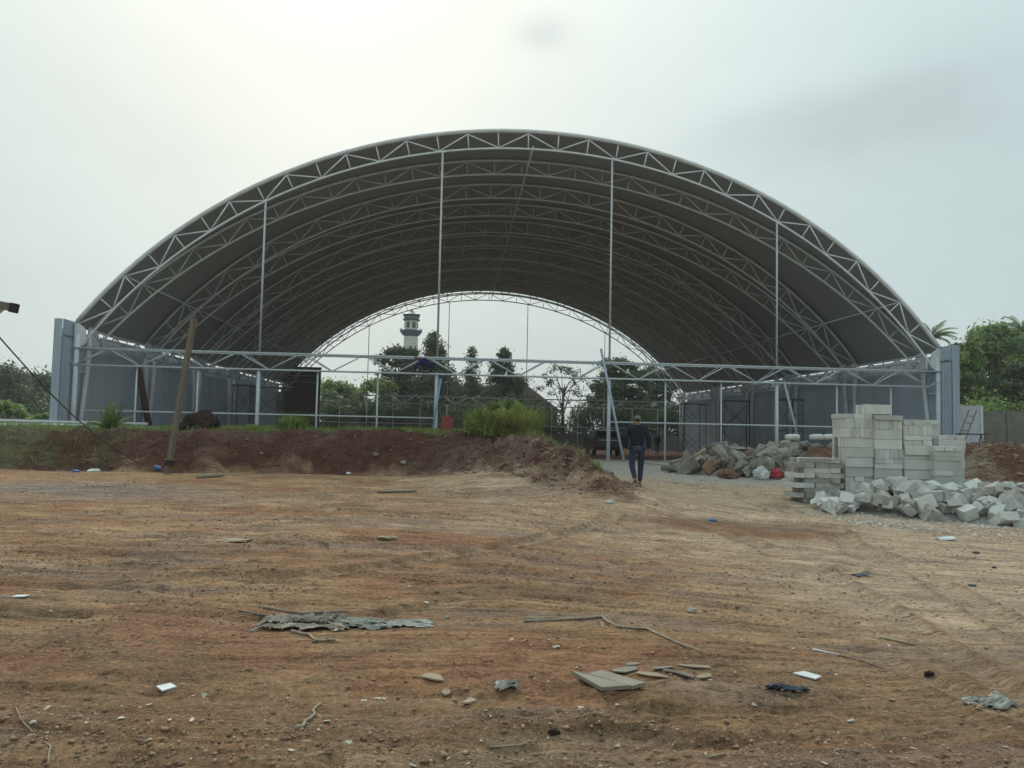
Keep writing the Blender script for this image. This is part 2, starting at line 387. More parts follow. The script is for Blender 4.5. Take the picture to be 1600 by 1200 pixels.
def tn(scale, stretch, detail=6, rough=.65, flow=False):
    mpn = t.nodes.new('ShaderNodeMapping'); mpn.inputs['Scale'].default_value = stretch; t.links.new(fl_.outputs['Vector'] if flow else tcn.outputs['Object'], mpn.inputs[0])
    n = t.nodes.new('ShaderNodeTexNoise'); n.inputs['Scale'].default_value = scale; n.inputs['Detail'].default_value = detail; n.inputs['Roughness'].default_value = rough
    t.links.new(mpn.outputs[0], n.inputs['Vector']); return n.outputs[0]
def tm(op, a, b_, c=None):
    n = t.nodes.new('ShaderNodeMath'); n.operation = op
    for i, v in enumerate((a, b_, c)):
        if v is None: continue
        if isinstance(v, (int, float)): n.inputs[i].default_value = v
        else: t.links.new(v, n.inputs[i])
    return n.outputs[0]
fine = tn(26, (1, 1, 1), 8, .72); grit = tn(120, (1, 1, 1), 4, .7); strk = tn(5, (.16, 1.6, 1), 8, .68, True); strk2 = tn(19, (.10, 1.5, 1), 6, .65, True); mid = tn(3.2, (.7, 1.3, 1), 9, .72)
val = tm('ADD', tm('MULTIPLY', fine, .95), tm('MULTIPLY', grit, .9)); val = tm('ADD', val, tm('MULTIPLY', strk, .75)); val = tm('ADD', val, tm('MULTIPLY', strk2, .5))
val = tm('ADD', val, tm('MULTIPLY', mid, .6)); val = tm('MULTIPLY_ADD', tm('SUBTRACT', val, 1.85), 2.6, 1.0); val = tm('MINIMUM', tm('MAXIMUM', val, .30), 1.9)
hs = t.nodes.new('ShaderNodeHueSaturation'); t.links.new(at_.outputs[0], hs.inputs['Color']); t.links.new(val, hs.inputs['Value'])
# pale grit flecks
vo = t.nodes.new('ShaderNodeTexVoronoi'); vo.inputs['Scale'].default_value = 46; t.links.new(tcn.outputs['Object'], vo.inputs['Vector'])
sep = t.nodes.new('ShaderNodeSeparateColor'); t.links.new(vo.outputs['Color'], sep.inputs[0])
fl = tm('MULTIPLY', tm('LESS_THAN', vo.outputs['Distance'], .26), tm('GREATER_THAN', sep.outputs[0], .74))
mx2 = t.nodes.new('ShaderNodeMix'); mx2.data_type = 'RGBA'; t.links.new(tm('MULTIPLY', fl, .55), mx2.inputs[0]); t.links.new(hs.outputs[0], mx2.inputs[6]); mx2.inputs[7].default_value = (.60, .50, .40, 1)
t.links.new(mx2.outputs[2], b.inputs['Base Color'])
hh = tm('ADD', tm('MULTIPLY', fine, .9), tm('MULTIPLY', strk, .9)); hh = tm('ADD', hh, tm('MULTIPLY', strk2, .5)); hh = tm('ADD', hh, tm('MULTIPLY', grit, .22)); hh = tm('ADD', hh, tm('MULTIPLY', fl, .25))
bu = t.nodes.new('ShaderNodeBump'); bu.inputs['Strength'].default_value = 1; bu.inputs['Distance'].default_value = .075; t.links.new(hh, bu.inputs['Height']); t.links.new(bu.outputs[0], b.inputs['Normal'])
g_o = link('ground', gme, gm_); tag(g_o, kind='structure')

# ------------------------------------------------------------------ materials
M_white = material('white painted steel', (.70, .735, .75), .5, (.55, .58, .60), 3, bump=.03)
M_galv = material('galvanised steel', (.52, .57, .60), .42, (.42, .47, .50), 6, metal=.12)
M_memb = material('pale roof membrane', (.335, .368, .372), .6, (.295, .325, .33), .25, detail=3, stretch=(1, .3, 1), trans=.02, trans_col=(.25, .22, .16))
M_clad = material('blue grey sheet metal', (.42, .495, .57), .5, (.36, .425, .49), 1.2, stretch=(1, 1, .25), metal=.15, obj_var=.07, bump=.02)
M_plast = material('unpainted plaster', (.17, .145, .12), .9, (.12, .105, .09), 2.2, bump=.3)
M_conc = material('weathered concrete', (.19, .18, .155), .9, (.10, .10, .085), 1.6, bump=.4)
M_rub = material('broken concrete', (.30, .28, .24), .9, (.16, .145, .12), 3.5, bump=.6, bscale=14, obj_var=.32)
M_rubr = material('earthy rubble', (.24, .15, .10), .95, (.15, .09, .06), 3, bump=.6, obj_var=.3)
M_aac = material('light aerated block', (.56, .57, .54), .88, (.43, .43, .395), 2.2, bump=.3, bscale=40, obj_var=.16)
M_aacd = material('weathered aerated block', (.44, .44, .41), .9, (.24, .21, .175), 4, bump=.4, bscale=30, obj_var=.22)
M_wood = material('weathered timber', (.20, .165, .125), .8, (.12, .10, .08), 6, stretch=(4, 4, .35), bump=.25)
M_woodg = material('grey driftwood', (.36, .30, .22), .85, (.22, .18, .13), 9, bump=.3)
M_black = material('black rubber', (.02, .02, .022), .6)
M_rust = material('rusty steel', (.10, .06, .04), .8, (.05, .035, .03), 12)
M_scaf = material('dull scaffold steel', (.13, .13, .12), .6, (.09, .075, .06), 9)
M_blue = material('blue painted steel', (.05, .09, .22), .5)
M_bark = material('tree bark', (.10, .08, .06), .95, (.06, .05, .04), 10, bump=.5)
M_leafd = material('dark foliage', (.085, .118, .058), .6, (.060, .09, .044), 1.0, attr='leafcol', trans=.3, spec=.25)
M_leafm = material('green foliage', (.20, .28, .085), .6, (.13, .19, .06), 1.0, attr='leafcol', trans=.35, spec=.25)
M_leafl = material('light green foliage', (.24, .32, .09), .6, (.16, .23, .065), 1.0, attr='leafcol', trans=.4, spec=.25)
M_reed = material('yellow green reed blades', (.33, .37, .15), .7, (.22, .28, .09), 2, attr='leafcol', trans=.4)
M_grass = material('short grass', (.20, .28, .10), .75, (.15, .21, .08), 2, attr='leafcol', trans=.35)
M_red = material('faded red sheet', (.24, .05, .035), .7, (.16, .035, .03), 5)
M_tile = material('brown roof tiles', (.085, .048, .040), .8, (.06, .036, .03), 3)
M_dkbrown = material('dark brown heap', (.035, .02, .014), .95, (.018, .012, .01), 5, bump=.8)

# ------------------------------------------------------------------ the hall
CX, A_, B_, CZ = 2.89, 22.56, 20.35, -5.95
Y0, YN, NF = 34.0, 74.86, 10
TH0 = math.asin((5.38-CZ)/B_)
def arc_pt(th, off=0):
    p = Vector((CX + A_*math.cos(th), 0, CZ + B_*math.sin(th)))
    n = Vector((math.cos(th)/A_, 0, math.sin(th)/B_)).normalized()
    return p - n*off
ths = np.linspace(PI/2, TH0, 2000); acc = [0]; pr = arc_pt(ths[0], .35)
for th in ths[1:]:
    q = arc_pt(th, .35); acc.append(acc[-1]+(q-pr).length); pr = q
HALF = acc[-1]; NP = int(HALF/1.255)
def th_at(s): return PI/2 + (1 if s < 0 else -1)*(PI/2-float(np.interp(abs(s), acc, ths)))
DEP = .74
hall = empty('sports_hall', (CX, Y0, 0)); tag(hall, 'long barrel vaulted open hall with white arched trusses and pale membrane roof', 'hall')
HL = Matrix.Translation((-CX, -Y0, 0))
def hp(p): return Vector(p) - Vector((CX, Y0, 0))
ZF, PITCH_M = 4.4, 7.45
frames = []                                   # (distance at the feet, distance at the crown): every second arch splays away from its column
for k in range(5):
    ym = Y0+PITCH_M*k; frames += [(ym, ym), (ym+1.2, ym+3.72)]
frames += [(YN-1.2, YN-3.72), (YN, YN)]
frame_ys = [f[0] for f in frames]; ZTOP = CZ+B_
def frame_y(fi, z): yf_, ya_ = frames[fi]; return yf_ + (ya_-yf_)*(z-ZF)/(ZTOP-ZF)
# one template of each piece, shared between the arches
def chord_mesh(off, r, th_lo):
    mb = MB(); mb.path([arc_pt(th, off) for th in np.linspace(th_lo, PI-th_lo, 72)], r, 8); return mb.mesh('chord', True)
th_in = math.asin((4.42-CZ+.35)/B_)
top_me = chord_mesh(0, .062, TH0); bot_me = chord_mesh(DEP, .05, th_in)
top_big = chord_mesh(-.055, .095, TH0)
struts = []
step = HALF/NP
for k in range(-NP, NP+1):
    th = th_at(k*step); a = arc_pt(th, .05); b2 = arc_pt(th, DEP-.03)
    if abs(k) < NP: struts.append(MB().path([a, b2], .03, 6).mesh('strut', True))
    if k % 2 == 0:
        for s in (-1, 1):
            kk = k+s
            if abs(kk) <= NP:
                struts.append(MB().path([arc_pt(th, .06)+Vector((.0, 0, 0)), arc_pt(th_at(kk*step), DEP-.03)], .032, 6).mesh('strut', True))
for fi, fyy in enumerate(frame_ys):
    arch = empty('arch_truss', hp((0, fyy, ZF))); arch.parent = hall
    aa_ = math.atan((frames[fi][1]-fyy)/(ZTOP-ZF)); arch.rotation_euler = (-aa_, 0, 0); arch.scale = (1, 1, 1/math.cos(aa_))
    link('top_chord', top_big if fi == 0 else top_me, M_white, arch); link('bottom_chord', bot_me, M_white, arch)
    if fi < 5:
        for s in struts: link('strut', s, M_white, arch)
    else:
        mb = MB()
        for s in struts: mb.add([v.co for v in s.vertices], [tuple(p.vertices) for p in s.polygons])
        tag(link('strut', mb.mesh('struts', True), M_white, arch), kind='stuff')
    for ch in arch.children: ch.location = (0, 0, -ZF)
# columns: V pairs
bi = arc_pt(th_in, DEP); mL = MB(); xo, zo = arc_pt(TH0).x, 5.38
for k in range(6):
    ya = Y0+PITCH_M*k if k < 5 else YN; dy = 1 if k < 5 else -1
    for s in (-1, 1):
        X = CX + s*(arc_pt(TH0).x-CX)
        c_ = empty('column', hp((X, ya, 0))); c_.parent = hall
        link('leg', MB().path([(0, 0, -.6), (-s*.02, 0, 4.9)], .105, 10).mesh('leg', True), M_white, c_)
        link('leg', MB().path([(0, dy*.42, -.6), (-s*.02, dy*1.2, 4.7)], .105, 10).mesh('leg', True), M_white, c_)
        for yy in (0, dy*1.2):
            g = MB().add([(s*.03, q, 5.35) for q in ()]+[(0, yy-.04, 5.38), (-s*.30, yy-.04, 5.15), (-s*.40, yy-.04, 4.55), (-s*.10, yy-.04, 4.25), (s*.11, yy-.04, 4.25), (s*.11, yy-.04, 5.3),
              (0, yy+.04, 5.38), (-s*.30, yy+.04, 5.15), (-s*.40, yy+.04, 4.55), (-s*.10, yy+.04, 4.25), (s*.11, yy+.04, 4.25), (s*.11, yy+.04, 5.3)],
                 [(0, 1, 2, 3, 4, 5), (11, 10, 9, 8, 7, 6)]+[(i, (i+1) % 6, (i+1) % 6+6, i+6) for i in range(6)])
            link('gusset', g.mesh('gusset'), M_white, c_)
        cb = MB()
        for zz, ln in ((3.35, .98), (.6, .62)): cb.box((0, dy*ln/2, zz), (.05, ln, .06))
        link('brace', cb.mesh('brace'), M_white, c_)
# eave trusses along both walls
for s in (-1, 1):
    X = CX + s*(arc_pt(TH0).x-CX) - s*.55
    mb = MB()
    for z, dx in ((4.45, 0), (5.05, 0), (4.75, -s*.35)): mb.path([hp((X+dx, Y0, z)), hp((X+dx, YN, z))], .05, 6)
    n = 34
    for k in range(n):
        ya, yb = Y0+(YN-Y0)*k/n, Y0+(YN-Y0)*(k+1)/n
        za, zb_ = (4.45, 5.05) if k % 2 else (5.05, 4.45)
        mb.path([hp((X, ya, za)), hp((X, yb, zb_))], .035, 5); mb.path([hp((X-s*.35, ya, 4.75)), hp((X, yb, zb_))], .03, 5); mb.path([hp((X, ya, 4.45)), hp((X, ya, 5.05))], .03, 5)
    tag(link('eave_truss', mb.mesh('eave'), M_white, hall))
for th in (th_at(-HALF+2.7), PI/2-.01, th_at(HALF-2.7)):
    p = arc_pt(th, .62 if abs(th-PI/2) < .1 else .12)
    link('tie_tube', MB().path([hp((p.x, Y0+.05, p.z)), hp((p.x, YN-.1, p.z))], .04, 6).mesh('tie', True), M_white, hall)
# membrane skin: one sheet per bay, sagging slightly between the arches
nT, nB = 96, 8
tl = np.linspace(TH0-.012, PI-TH0+.012, nT)
for bay in range(len(frames)-1):
    e0 = .03 if bay == 0 else 0; e1 = -.25 if bay == len(frames)-2 else 0
    mb = MB(); vs = []
    for layer in (0, 1):
        for j in range(nB+1):
            f = j/nB
            for i, th in enumerate(tl):
                zz_ = arc_pt(th).z; ya = frame_y(bay, zz_)+e0; yb = frame_y(bay+1, zz_)+e1; yy = ya+(yb-ya)*f
                sag = .028*(yb-ya)*math.sin(PI*f)
                p = arc_pt(th, -.085 + sag + (-.012 if layer else 0)); vs.append(hp((p.x, yy, p.z)))
    fs = []; m0 = nT*(nB+1)
    for j in range(nB):
        for i in range(nT-1):
            a = j*nT+i; fs.append((a, a+1, a+nT+1, a+nT)); fs.append((m0+a, m0+a+nT, m0+a+nT+1, m0+a+1))
    for i in range(nT-1):
        fs.append((i, m0+i, m0+i+1, i+1)); a = nB*nT+i; fs.append((a, a+1, m0+a+1, m0+a))
    link('roof_membrane', mb.add(vs, fs).mesh('membrane', True), M_memb, hall)

# gable frames, hangers, posts and rails
def gable(yy, near):
    g = empty('gable_frame', hp((CX, yy, 0))); g.parent = hall
    def T(name, pts, r, n=6): link(name, MB().path([Vector(p)-Vector((CX, 0, 0)) for p in pts], r, n).mesh(name, True), M_galv, g)
    zt_, zb_ = 4.307, 3.604
    xa, xb = (-16.62, 22.36) if near else (-15.3, 21.3)
    T('top_chord', [(xa, -.08, zt_), (xb, -.08, zt_)], .045); T('bottom_chord', [(xa+.75, -.08, zb_), (xb-1.2, -.08, zb_)], .045)
    T('back_chord', [(xa, .45, zt_-.02), (xb, .45, zt_-.02)], .035)
    nb = 14; p0 = xa+.75 if near else xa+.2; w = (xb-1.2-p0)/nb
    for k in range(nb+1):
        X = p0+k*w
        for s in (-1, 1):
            Xt = X+s*w/2*.93
            if Xt < xa or Xt > xb: Xt = max(min(Xt, xb-.02), xa+.02)
            T('strut', [(X+s*.05, -.08, zb_+.03), (Xt, -.08, zt_-.03)], .028 if near else .026, 5)
            if near or k % 2 == 0: T('strut', [(X, -.05, zb_+.02), (X+s*w*.40, .45, zt_-.04)], .02, 5)
    hx = [-8.36, -.86, 6.64, 14.15]
    for i, X in enumerate(hx):
        th = math.acos((X-CX)/A_)
        for _ in range(3):
            p = arc_pt(th, DEP); th += (p.x-X)/(A_*math.sin(th))
        p = arc_pt(th, DEP)
        T('hanger', [(X, 0, zt_+.02), (X, 0, p.z)], .047 if near else .035, 8)
        T('post', [(X, 0, -.5), (X, 0, zb_)], .085 if near else .06, 8)
    for X in [-13.36, -10.86, -5.9, -3.36, 9.14, 11.64, 16.9, 19.4]:
        T('post', [(X, 0, -.5), (X, 0, zb_)], .042 if near else .035, 6)
    zr = 1.72
    T('rail', [(-15.4, -.02, zr), (-.9, -.02, zr)], .038); T('rail', [(6.7, -.02, zr), (21.3, -.02, zr)], .038)
    if near:
        T('sill_rail', [(-19.5, -1.4, 1.19), (-12.3, -1.4, 1.19)], .09)
gable(Y0, True); gable(YN, False)

# ------------------------------------------------------------------ clad side walls
def panel_mesh(w, h, face=1):
    """ribbed sheet in the YZ plane, w along Y, ribs outwards"""
    prof = []; nr = 5
    for k in range(nr):
        y0 = w*k/nr; q = w/nr
        prof += [(0, y0+.002), (0, y0+q*.55), (.018, y0+q*.65), (.018, y0+q*.9), (0, y0+q*.998)]
    vs = []
    for dx in (0, .012):
        for z in (0, h):
            for (dd_, yy) in prof: vs.append((face*(dd_+dx), yy, z))
    n = len(prof); fs = []
    for k in range(n-1):
        fs += [(k, k+1, n+k+1, n+k), (2*n+k, 3*n+k, 3*n+k+1, 2*n+k+1), (k, 2*n+k, 2*n+k+1, k+1), (n+k, n+k+1, 3*n+k+1, 3*n+k)]
    fs += [(0, n, 3*n, 2*n), (n-1, 3*n-1, 4*n-1, 2*n-1)]
    return MB().add(vs, fs).mesh('panel')
PL, PH = panel_mesh(1.0, 4.95), panel_mesh(1.0, 4.95, -1)
PLh, PHh = panel_mesh(1.0, 6.03), panel_mesh(1.0, 6.03, -1)
for s, nm in ((-1, 'left'), (1, 'right')):
    X = -16.05 if s < 0 else 21.72
    w = empty('clad_wall', (X, 33.2, 0)); tag(w, 'tall blue grey ribbed sheet wall along the %s side of the hall' % nm, 'wall')
    k = 0; yy = 0.0
    while yy < 41.2:
        hi = k < 1
        me = (PLh if hi else PL) if s > 0 else (PHh if hi else PH)
        link('panel', me, M_clad, w, (0, yy, -.6)); yy += 1.003; k += 1
    # end returns facing out
    ret = panel_mesh(.32, 6.03, 1)
    r = link('panel', ret, M_clad, w, (s*.02, -.03, -.6), (0, 0, -PI/2 if s > 0 else PI/2))
    ex = MB().box((s*.30, 20.4, 2.25), (.05, 40.8, 5.70)); link('outer_skin', ex.mesh('outer'), M_clad, w)
    hf_ = MB()
    for z in (1.6, 3.1, 4.2): hf_.box((s*.16, 20.4, z), (.08, 40.6, .1))
    link('girt', hf_.mesh('girt'), M_galv, w)
    lip = MB().box((s*.2-s*.03, .55, 4.75), (.34, 1.0, .1)); link('bracket', lip.mesh('lip'), M_clad, w)

# plastered block wall closing the back corner
bw = empty('plaster_wall', at(469, 670, 73.6)); bw.location.z = -.4
tag(bw, 'tall brown plastered wall stub closing the left rear corner of the hall', 'wall')
W_ = (at(497, 600, 73.6)-at(438, 600, 73.6)).x
mb = MB(); mb.box((0, 0, 3.5), (W_, .2, 7.0)); link('wall', mb.mesh('w'), M_plast, bw)
link('coping', MB().box((0, 0, 7.05), (W_+.1, .3, .1)).mesh('c'), M_plast, bw)
for dx in (-W_/2+.15, W_/2-.15): link('pier', MB().box((dx, -.16, 3.4), (.3, .12, 6.8)).mesh('p'), M_plast, bw)
for dz in (6.3, 5.7): link('lintel', MB().path([(-W_/2-.8, -.3, dz), (W_/2-.3, -.3, dz-.02)], .045, 6).mesh('p'), M_galv, bw)
mb = MB(); mb.path([(.9, -.25, 3.2), (.6, -.25, 3.1), (.6, -.25, 2.1), (1.1, -.25, 1.6)], .04, 6); link('pipe', mb.mesh('p'), M_galv, bw)

# yard wall far behind, with panels and posts
def precast(name, label, P0, P1, h, base, mat, seg=2.4, rows=4):
    P0, P1 = Vector(P0), Vector(P1); d_ = (P1-P0); Ln = d_.length; n = max(1, round(Ln/seg)); ang = math.atan2(d_.y, d_.x)
    w = empty(name, (P0.x, P0.y, base), ang); tag(w, label, 'wall')
    sl_ = Ln/n
    pm = MB().box((0, 0, 0), (sl_-.16, .07, h/rows-.015)).mesh('slab'); po = MB().box((0, 0, h/2+.03), (.15, .16, h+.06)).mesh('post')
    for k in range(n+1): link('post', po, mat, w, (k*sl_, 0, 0))
    for k in range(n):
        for r_ in range(rows): link('slab', pm, mat, w, ((k+.5)*sl_, 0, (r_+.5)*h/rows))
    return w
M_dkgrey = material('dark grey wall', (.12, .12, .125), .9, (.085, .085, .09), 1.5, bump=.3)
precast('boundary_wall', 'low dark grey panel wall crossing behind the hall', (-15, 78.5), (26, 80), 1.55, -.45, M_dkgrey, 2.5, 3)
precast('boundary_wall', 'weathered grey brown precast wall at the right edge beside the metal sheet', (24.15, 36.2), (42, 38.5), 2.75, -.05, M_conc, 2.4, 5)
precast('boundary_wall', 'distant grey wall left of the hall behind the shrubs', (-52, 58), (-27.6, 60), 1.55, .1, M_conc, 2.4, 3)

# ------------------------------------------------------------------ trees
def leaf_cloud(rs, clumps, nleaf, lsize, elong=1.0, droop=0):
    """clumps: array of (x,y,z,r). returns quads"""
    K = len(clumps); idx = rs.choice(K, nleaf, p=clumps[:, 3]**2/np.sum(clumps[:, 3]**2))
    c = clumps[idx]
    dv = rs.normal(size=(nleaf, 3)); dv /= np.linalg.norm(dv, axis=1)[:, None]
    rad = rs.rand(nleaf)**.5*(1+.55*np.abs(rs.normal(size=nleaf))*(rs.rand(nleaf) < .35))
    pos = c[:, :3] + dv*(c[:, 3]*rad)[:, None]*np.array([1, 1, .75])
    nrm_ = dv + rs.normal(size=(nleaf, 3))*.7 + np.array([0, 0, .5]); nrm_ /= np.linalg.norm(nrm_, axis=1)[:, None]
    t_ = np.cross(nrm_, rs.normal(size=(nleaf, 3))); t_ /= np.linalg.norm(t_, axis=1)[:, None]
    t_[:, 2] -= droop; b2 = np.cross(nrm_, t_)
    s = lsize*(.6+.8*rs.rand(nleaf))[:, None]
    a = t_*s*elong; b3 = b2*s*.55
    Vv = np.stack([pos-a, pos+b3, pos+a, pos-b3], 1).reshape(-1, 3)
    Ff = np.arange(nleaf*4).reshape(-1, 4)
    tone = (.65+.7*rs.rand(K))[idx]*(.8+.4*rs.rand(nleaf))
    hue = rs.rand(K)[idx]
    colr = np.stack([tone*(1+.25*(hue-.5)), tone, tone*(1-.3*(hue-.5))], 1)
    return Vv, Ff, np.repeat(colr, 4, 0)
def limb_mesh(rs, H, r0, targets, h0=.35):
    mb = MB(); top = Vector((rs.normal()*.03*H, rs.normal()*.03*H, H*.75))
    pts = [Vector((0, 0, -.3)), Vector((rs.normal()*.01*H, rs.normal()*.01*H, H*.25)), Vector((rs.normal()*.02*H, rs.normal()*.02*H, H*.5)), top]
    mb.path(pts, [r0*1.25, r0, r0*.7, r0*.2], 8)
    for tg in targets:
        k = h0+rs.rand()*(.35); st = pts[1].lerp(pts[2], min(1, (k-.25)/.25)) if k < .5 else pts[2].lerp(pts[3], (k-.5)/.25 if k < .75 else 1)
        tg = Vector(tg); mid = st.lerp(tg, .5)+Vector((0, 0, .04*H))
        mb.path([st, mid, tg], [r0*.35, r0*.2, r0*.07], 5)
    return mb.mesh('limbs', True)
def make_tree(seed, H, W, kind='round', nleaf=9000, lsize=.16, nclump=34, base=.25):
    rs = np.random.RandomState(seed); cl_ = []
    for i in range(nclump):
        u = rs.rand()
        if kind == 'cone':
            z = base+(1-base)*u*.97; rr = W/2*(1-u)**.8*.85+.1*W*.3; a = rs.rand()*2*PI; q = rr*math.sqrt(rs.rand())*(.55+.75*vnoise(np.array([a*1.3]), np.array([u*4]), seed)[0])
            r_ = W*.12*(1.15-u*.7)*(.6+.8*rs.rand())
        elif kind == 'slim':
            z = base+(1-base)*u*.97; rr = W/2*math.sin(PI*min(.95, u*.8+.2))*.6; a = rs.rand()*2*PI; q = rr*rs.rand(); r_ = W*.2*(1.1-u*.7)
        elif kind == 'sparse':
            z = base+(1-base)*(u*.95); rr = W/2*math.sin(PI*(.15+.75*u)); a = rs.rand()*2*PI; q = rr*rs.rand()**.5; r_ = W*.075
        else:
            z = base+(1-base)*(u*.93); rr = W/2*math.sin(PI*(.18+.72*u))**.7*.85; a = rs.rand()*2*PI; q = rr*rs.rand()**.4; r_ = W*(.06+.085*rs.rand())
        cl_.append((q*math.cos(a), q*math.sin(a), z*H-r_*.3, r_))
    cl_ = np.array(cl_)
    Vv, Ff, cc = leaf_cloud(rs, cl_, nleaf, lsize)
    crown = np_mesh('crown', Vv, Ff, False, {'leafcol': cc})
    tr = limb_mesh(rs, H, .022*H*(1 if kind != 'slim' else .6), cl_[rs.choice(len(cl_), min(16, len(cl_)), replace=False), :3])
    return crown, tr
TREES = {}
def tree(key, name, label, loc, H, scale=1, rz=0, mat=None, group=None, sx=1, **kw):
    if key not in TREES: TREES[key] = make_tree(H=H, **kw)
    crown, tr = TREES[key]
    e = empty(name, loc, rz); e.scale = (scale*sx, scale*sx, scale)
    tag(e, label, 'tree', group)
    c_ = link('crown', crown, mat, e); link('trunk', tr, M_bark, e)
    return e
def ground_at(px, Y, dz=0):
    p = at(px, 600, Y); return (p.x, Y, gz(p.x, Y)+dz)
def topz(px, py, Y): return at(px, py, Y).z
def tr_at(px, py_top, Y, wpx, kind, mat, name, label, key, nleaf=9000, lsize=.17, **kw):
    g = ground_at(px, Y); H = topz(px, py_top, Y)-g[2]; W = wpx/F_PX*Y
    k = dict(seed=abs(hash(key)) % 9999 if False else sum(map(ord, key)), W=W, kind=kind, nleaf=nleaf, lsize=lsize); k.update(kw)
    return tree(key, name, label, g, H, mat=mat, rz=random.random()*6, **k)
tr_at(520, 592, 92, 120, 'round', M_leafm, 'garden_tree', 'round yellow green tree just right of the brown rear wall stub', 'a1', 12000, .19, nclump=70)
tr_at(628, 538, 98, 105, 'round', M_leafd, 'broad_tree', 'dark tree with two low bumps directly under the minaret', 'a2', 16000, .19, nclump=80)
tr_at(676, 514, 96, 135, 'cone', M_leafd, 'conical_tree', 'tallest dark tree, pointed, right of the minaret', 'a3', 20000, .17, nclump=190, base=.08)
tr_at(736, 538, 93, 80, 'slim', M_leafd, 'slim_tree', 'slim feathery tree standing alone between two darker crowns', 'a4', 6500, .15, nclump=90, base=.1)
tr_at(786, 541, 90, 125, 'cone', M_leafd, 'evergreen_tree', 'dense pointed dark tree left of the brown house roof', 'a5', 20000, .16, nclump=170, base=.05)
tr_at(880, 567, 84, 105, 'sparse', M_leafd, 'bare_branched_tree', 'thin twiggy tree with few leaves and sky showing through', 'a6', 1700, .13, nclump=60)
tr_at(968, 556, 88, 105, 'round', M_leafd, 'leafy_tree', 'dark spreading tree behind the man near the right rear arch', 'a7', 20000, .17, nclump=90)
tr_at(1030, 566, 94, 90, 'round', M_leafd, 'leafy_tree', 'dark tree seen low under the right end of the rear arch', 'a8', 14000, .17, nclump=70)
tr_at(720, 590, 104, 120, 'round', M_leafd, 'back_tree', 'low dark tree filling the gap behind the slim feathery tree', 'a9', 14000, .19, nclump=80, base=.08)
tr_at(590, 590, 88, 90, 'round', M_leafm, 'back_tree', 'mid green tree with sky gaps left of the broad dark tree', 'b1', 8000, .16, nclump=70)
# dense dark hedge under the far trees: a mass nobody could count
def hedge(name, label, P0, P1, h, dep, n, ls, mat, seed, zb_=None):
    rs = np.random.RandomState(seed); K = int((Vector(P1)-Vector(P0)).length/1.0)+2
    cl_ = []
    for i in range(K*3):
        f = rs.rand(); p = Vector(P0).lerp(Vector(P1), f); r_ = h*(.22+.12*rs.rand())
        zz = rs.rand()*(h-r_)*(.8+.2*vnoise(np.array([f*K*.4]), np.array([1.]), seed)[0])
        cl_.append((p.x+rs.normal()*dep*.3, p.y+rs.normal()*dep*.5, gz(p.x, p.y)+zz, r_))
    Vv, Ff, cc = leaf_cloud(rs, np.array(cl_), n, ls)
    o = link(name, np_mesh(name, Vv, Ff, False, {'leafcol': cc}), mat); tag(o, label, 'shrubs', kind='stuff'); return o
hedge('undergrowth', 'dark mass of undergrowth behind the low rear wall', (-14, 84, 0), (27, 86, 0), 6.0, 2.5, 60000, .16, M_leafd, 5)
hedge('undergrowth', 'green undergrowth behind the right boundary wall', (23.5, 44, 0), (46, 46, 0), 4.6, 2.5, 26000, .12, M_leafm, 6)
hedge('undergrowth', 'dark green undergrowth behind the left yard', (-60, 70, 0), (-24, 74, 0), 4.5, 2.5, 26000, .16, M_leafd, 8)
# left and right woods
tr_at(-30, 560, 75, 190, 'round', M_leafd, 'wide_tree', 'large dark tree at the left edge behind the yard', 'c1', 20000, .18, nclump=110, base=.05)
tr_at(60, 582, 82, 140, 'round', M_leafd, 'wide_tree', 'dark green tree left of the hall behind the light green shrub', 'c2', 18000, .18, nclump=100, base=.04)
tr_at(-120, 540, 80, 220, 'round', M_leafd, 'wide_tree', 'tall dark tree beyond the left edge of the yard', 'c3', 9000, .22)
tr_at(112, 590, 88, 90, 'round', M_leafd, 'wide_tree', 'dark tree partly hidden by the left corner of the hall', 'c4', 6000, .2)
tr_at(12, 624, 46, 75, 'round', M_leafl, 'light_shrub', 'bright yellow green shrub by the white car', 'c5', 5000, .10, base=.1)
tr_at(66, 640, 40, 48, 'round', M_leafl, 'weedy_shrub', 'small bright green shrub at the foot of the left wall', 'c6', 3500, .08, base=.05)
tr_at(1556, 497, 52, 130, 'round', M_leafm, 'tall_tree', 'big bright green tree filling the right edge', 'd1', 26000, .13, nclump=140, base=.03)
tr_at(1506, 525, 50, 90, 'round', M_leafm, 'tall_tree', 'green tree next to the right wall end, below the palm', 'd2', 22000, .12, nclump=120, base=.02)
tr_at(1625, 505, 54, 130, 'round', M_leafm, 'tall_tree', 'green tree cut by the right edge of the view', 'd3', 16000, .14, nclump=100, base=.03)
tr_at(1590, 560, 47, 110, 'round', M_leafd, 'tall_tree', 'darker lower tree behind the right boundary wall', 'd4', 14000, .13, nclump=90, base=.02)
tr_at(1480, 560, 58, 80, 'round', M_leafd, 'tall_tree', 'dark tree mostly hidden behind the right hall wall', 'd5', 6000, .16, base=.05)
tr_at(1700, 500, 60, 170, 'round', M_leafm, 'tall_tree', 'wide tree beyond the right edge', 'd6', 8000, .2)
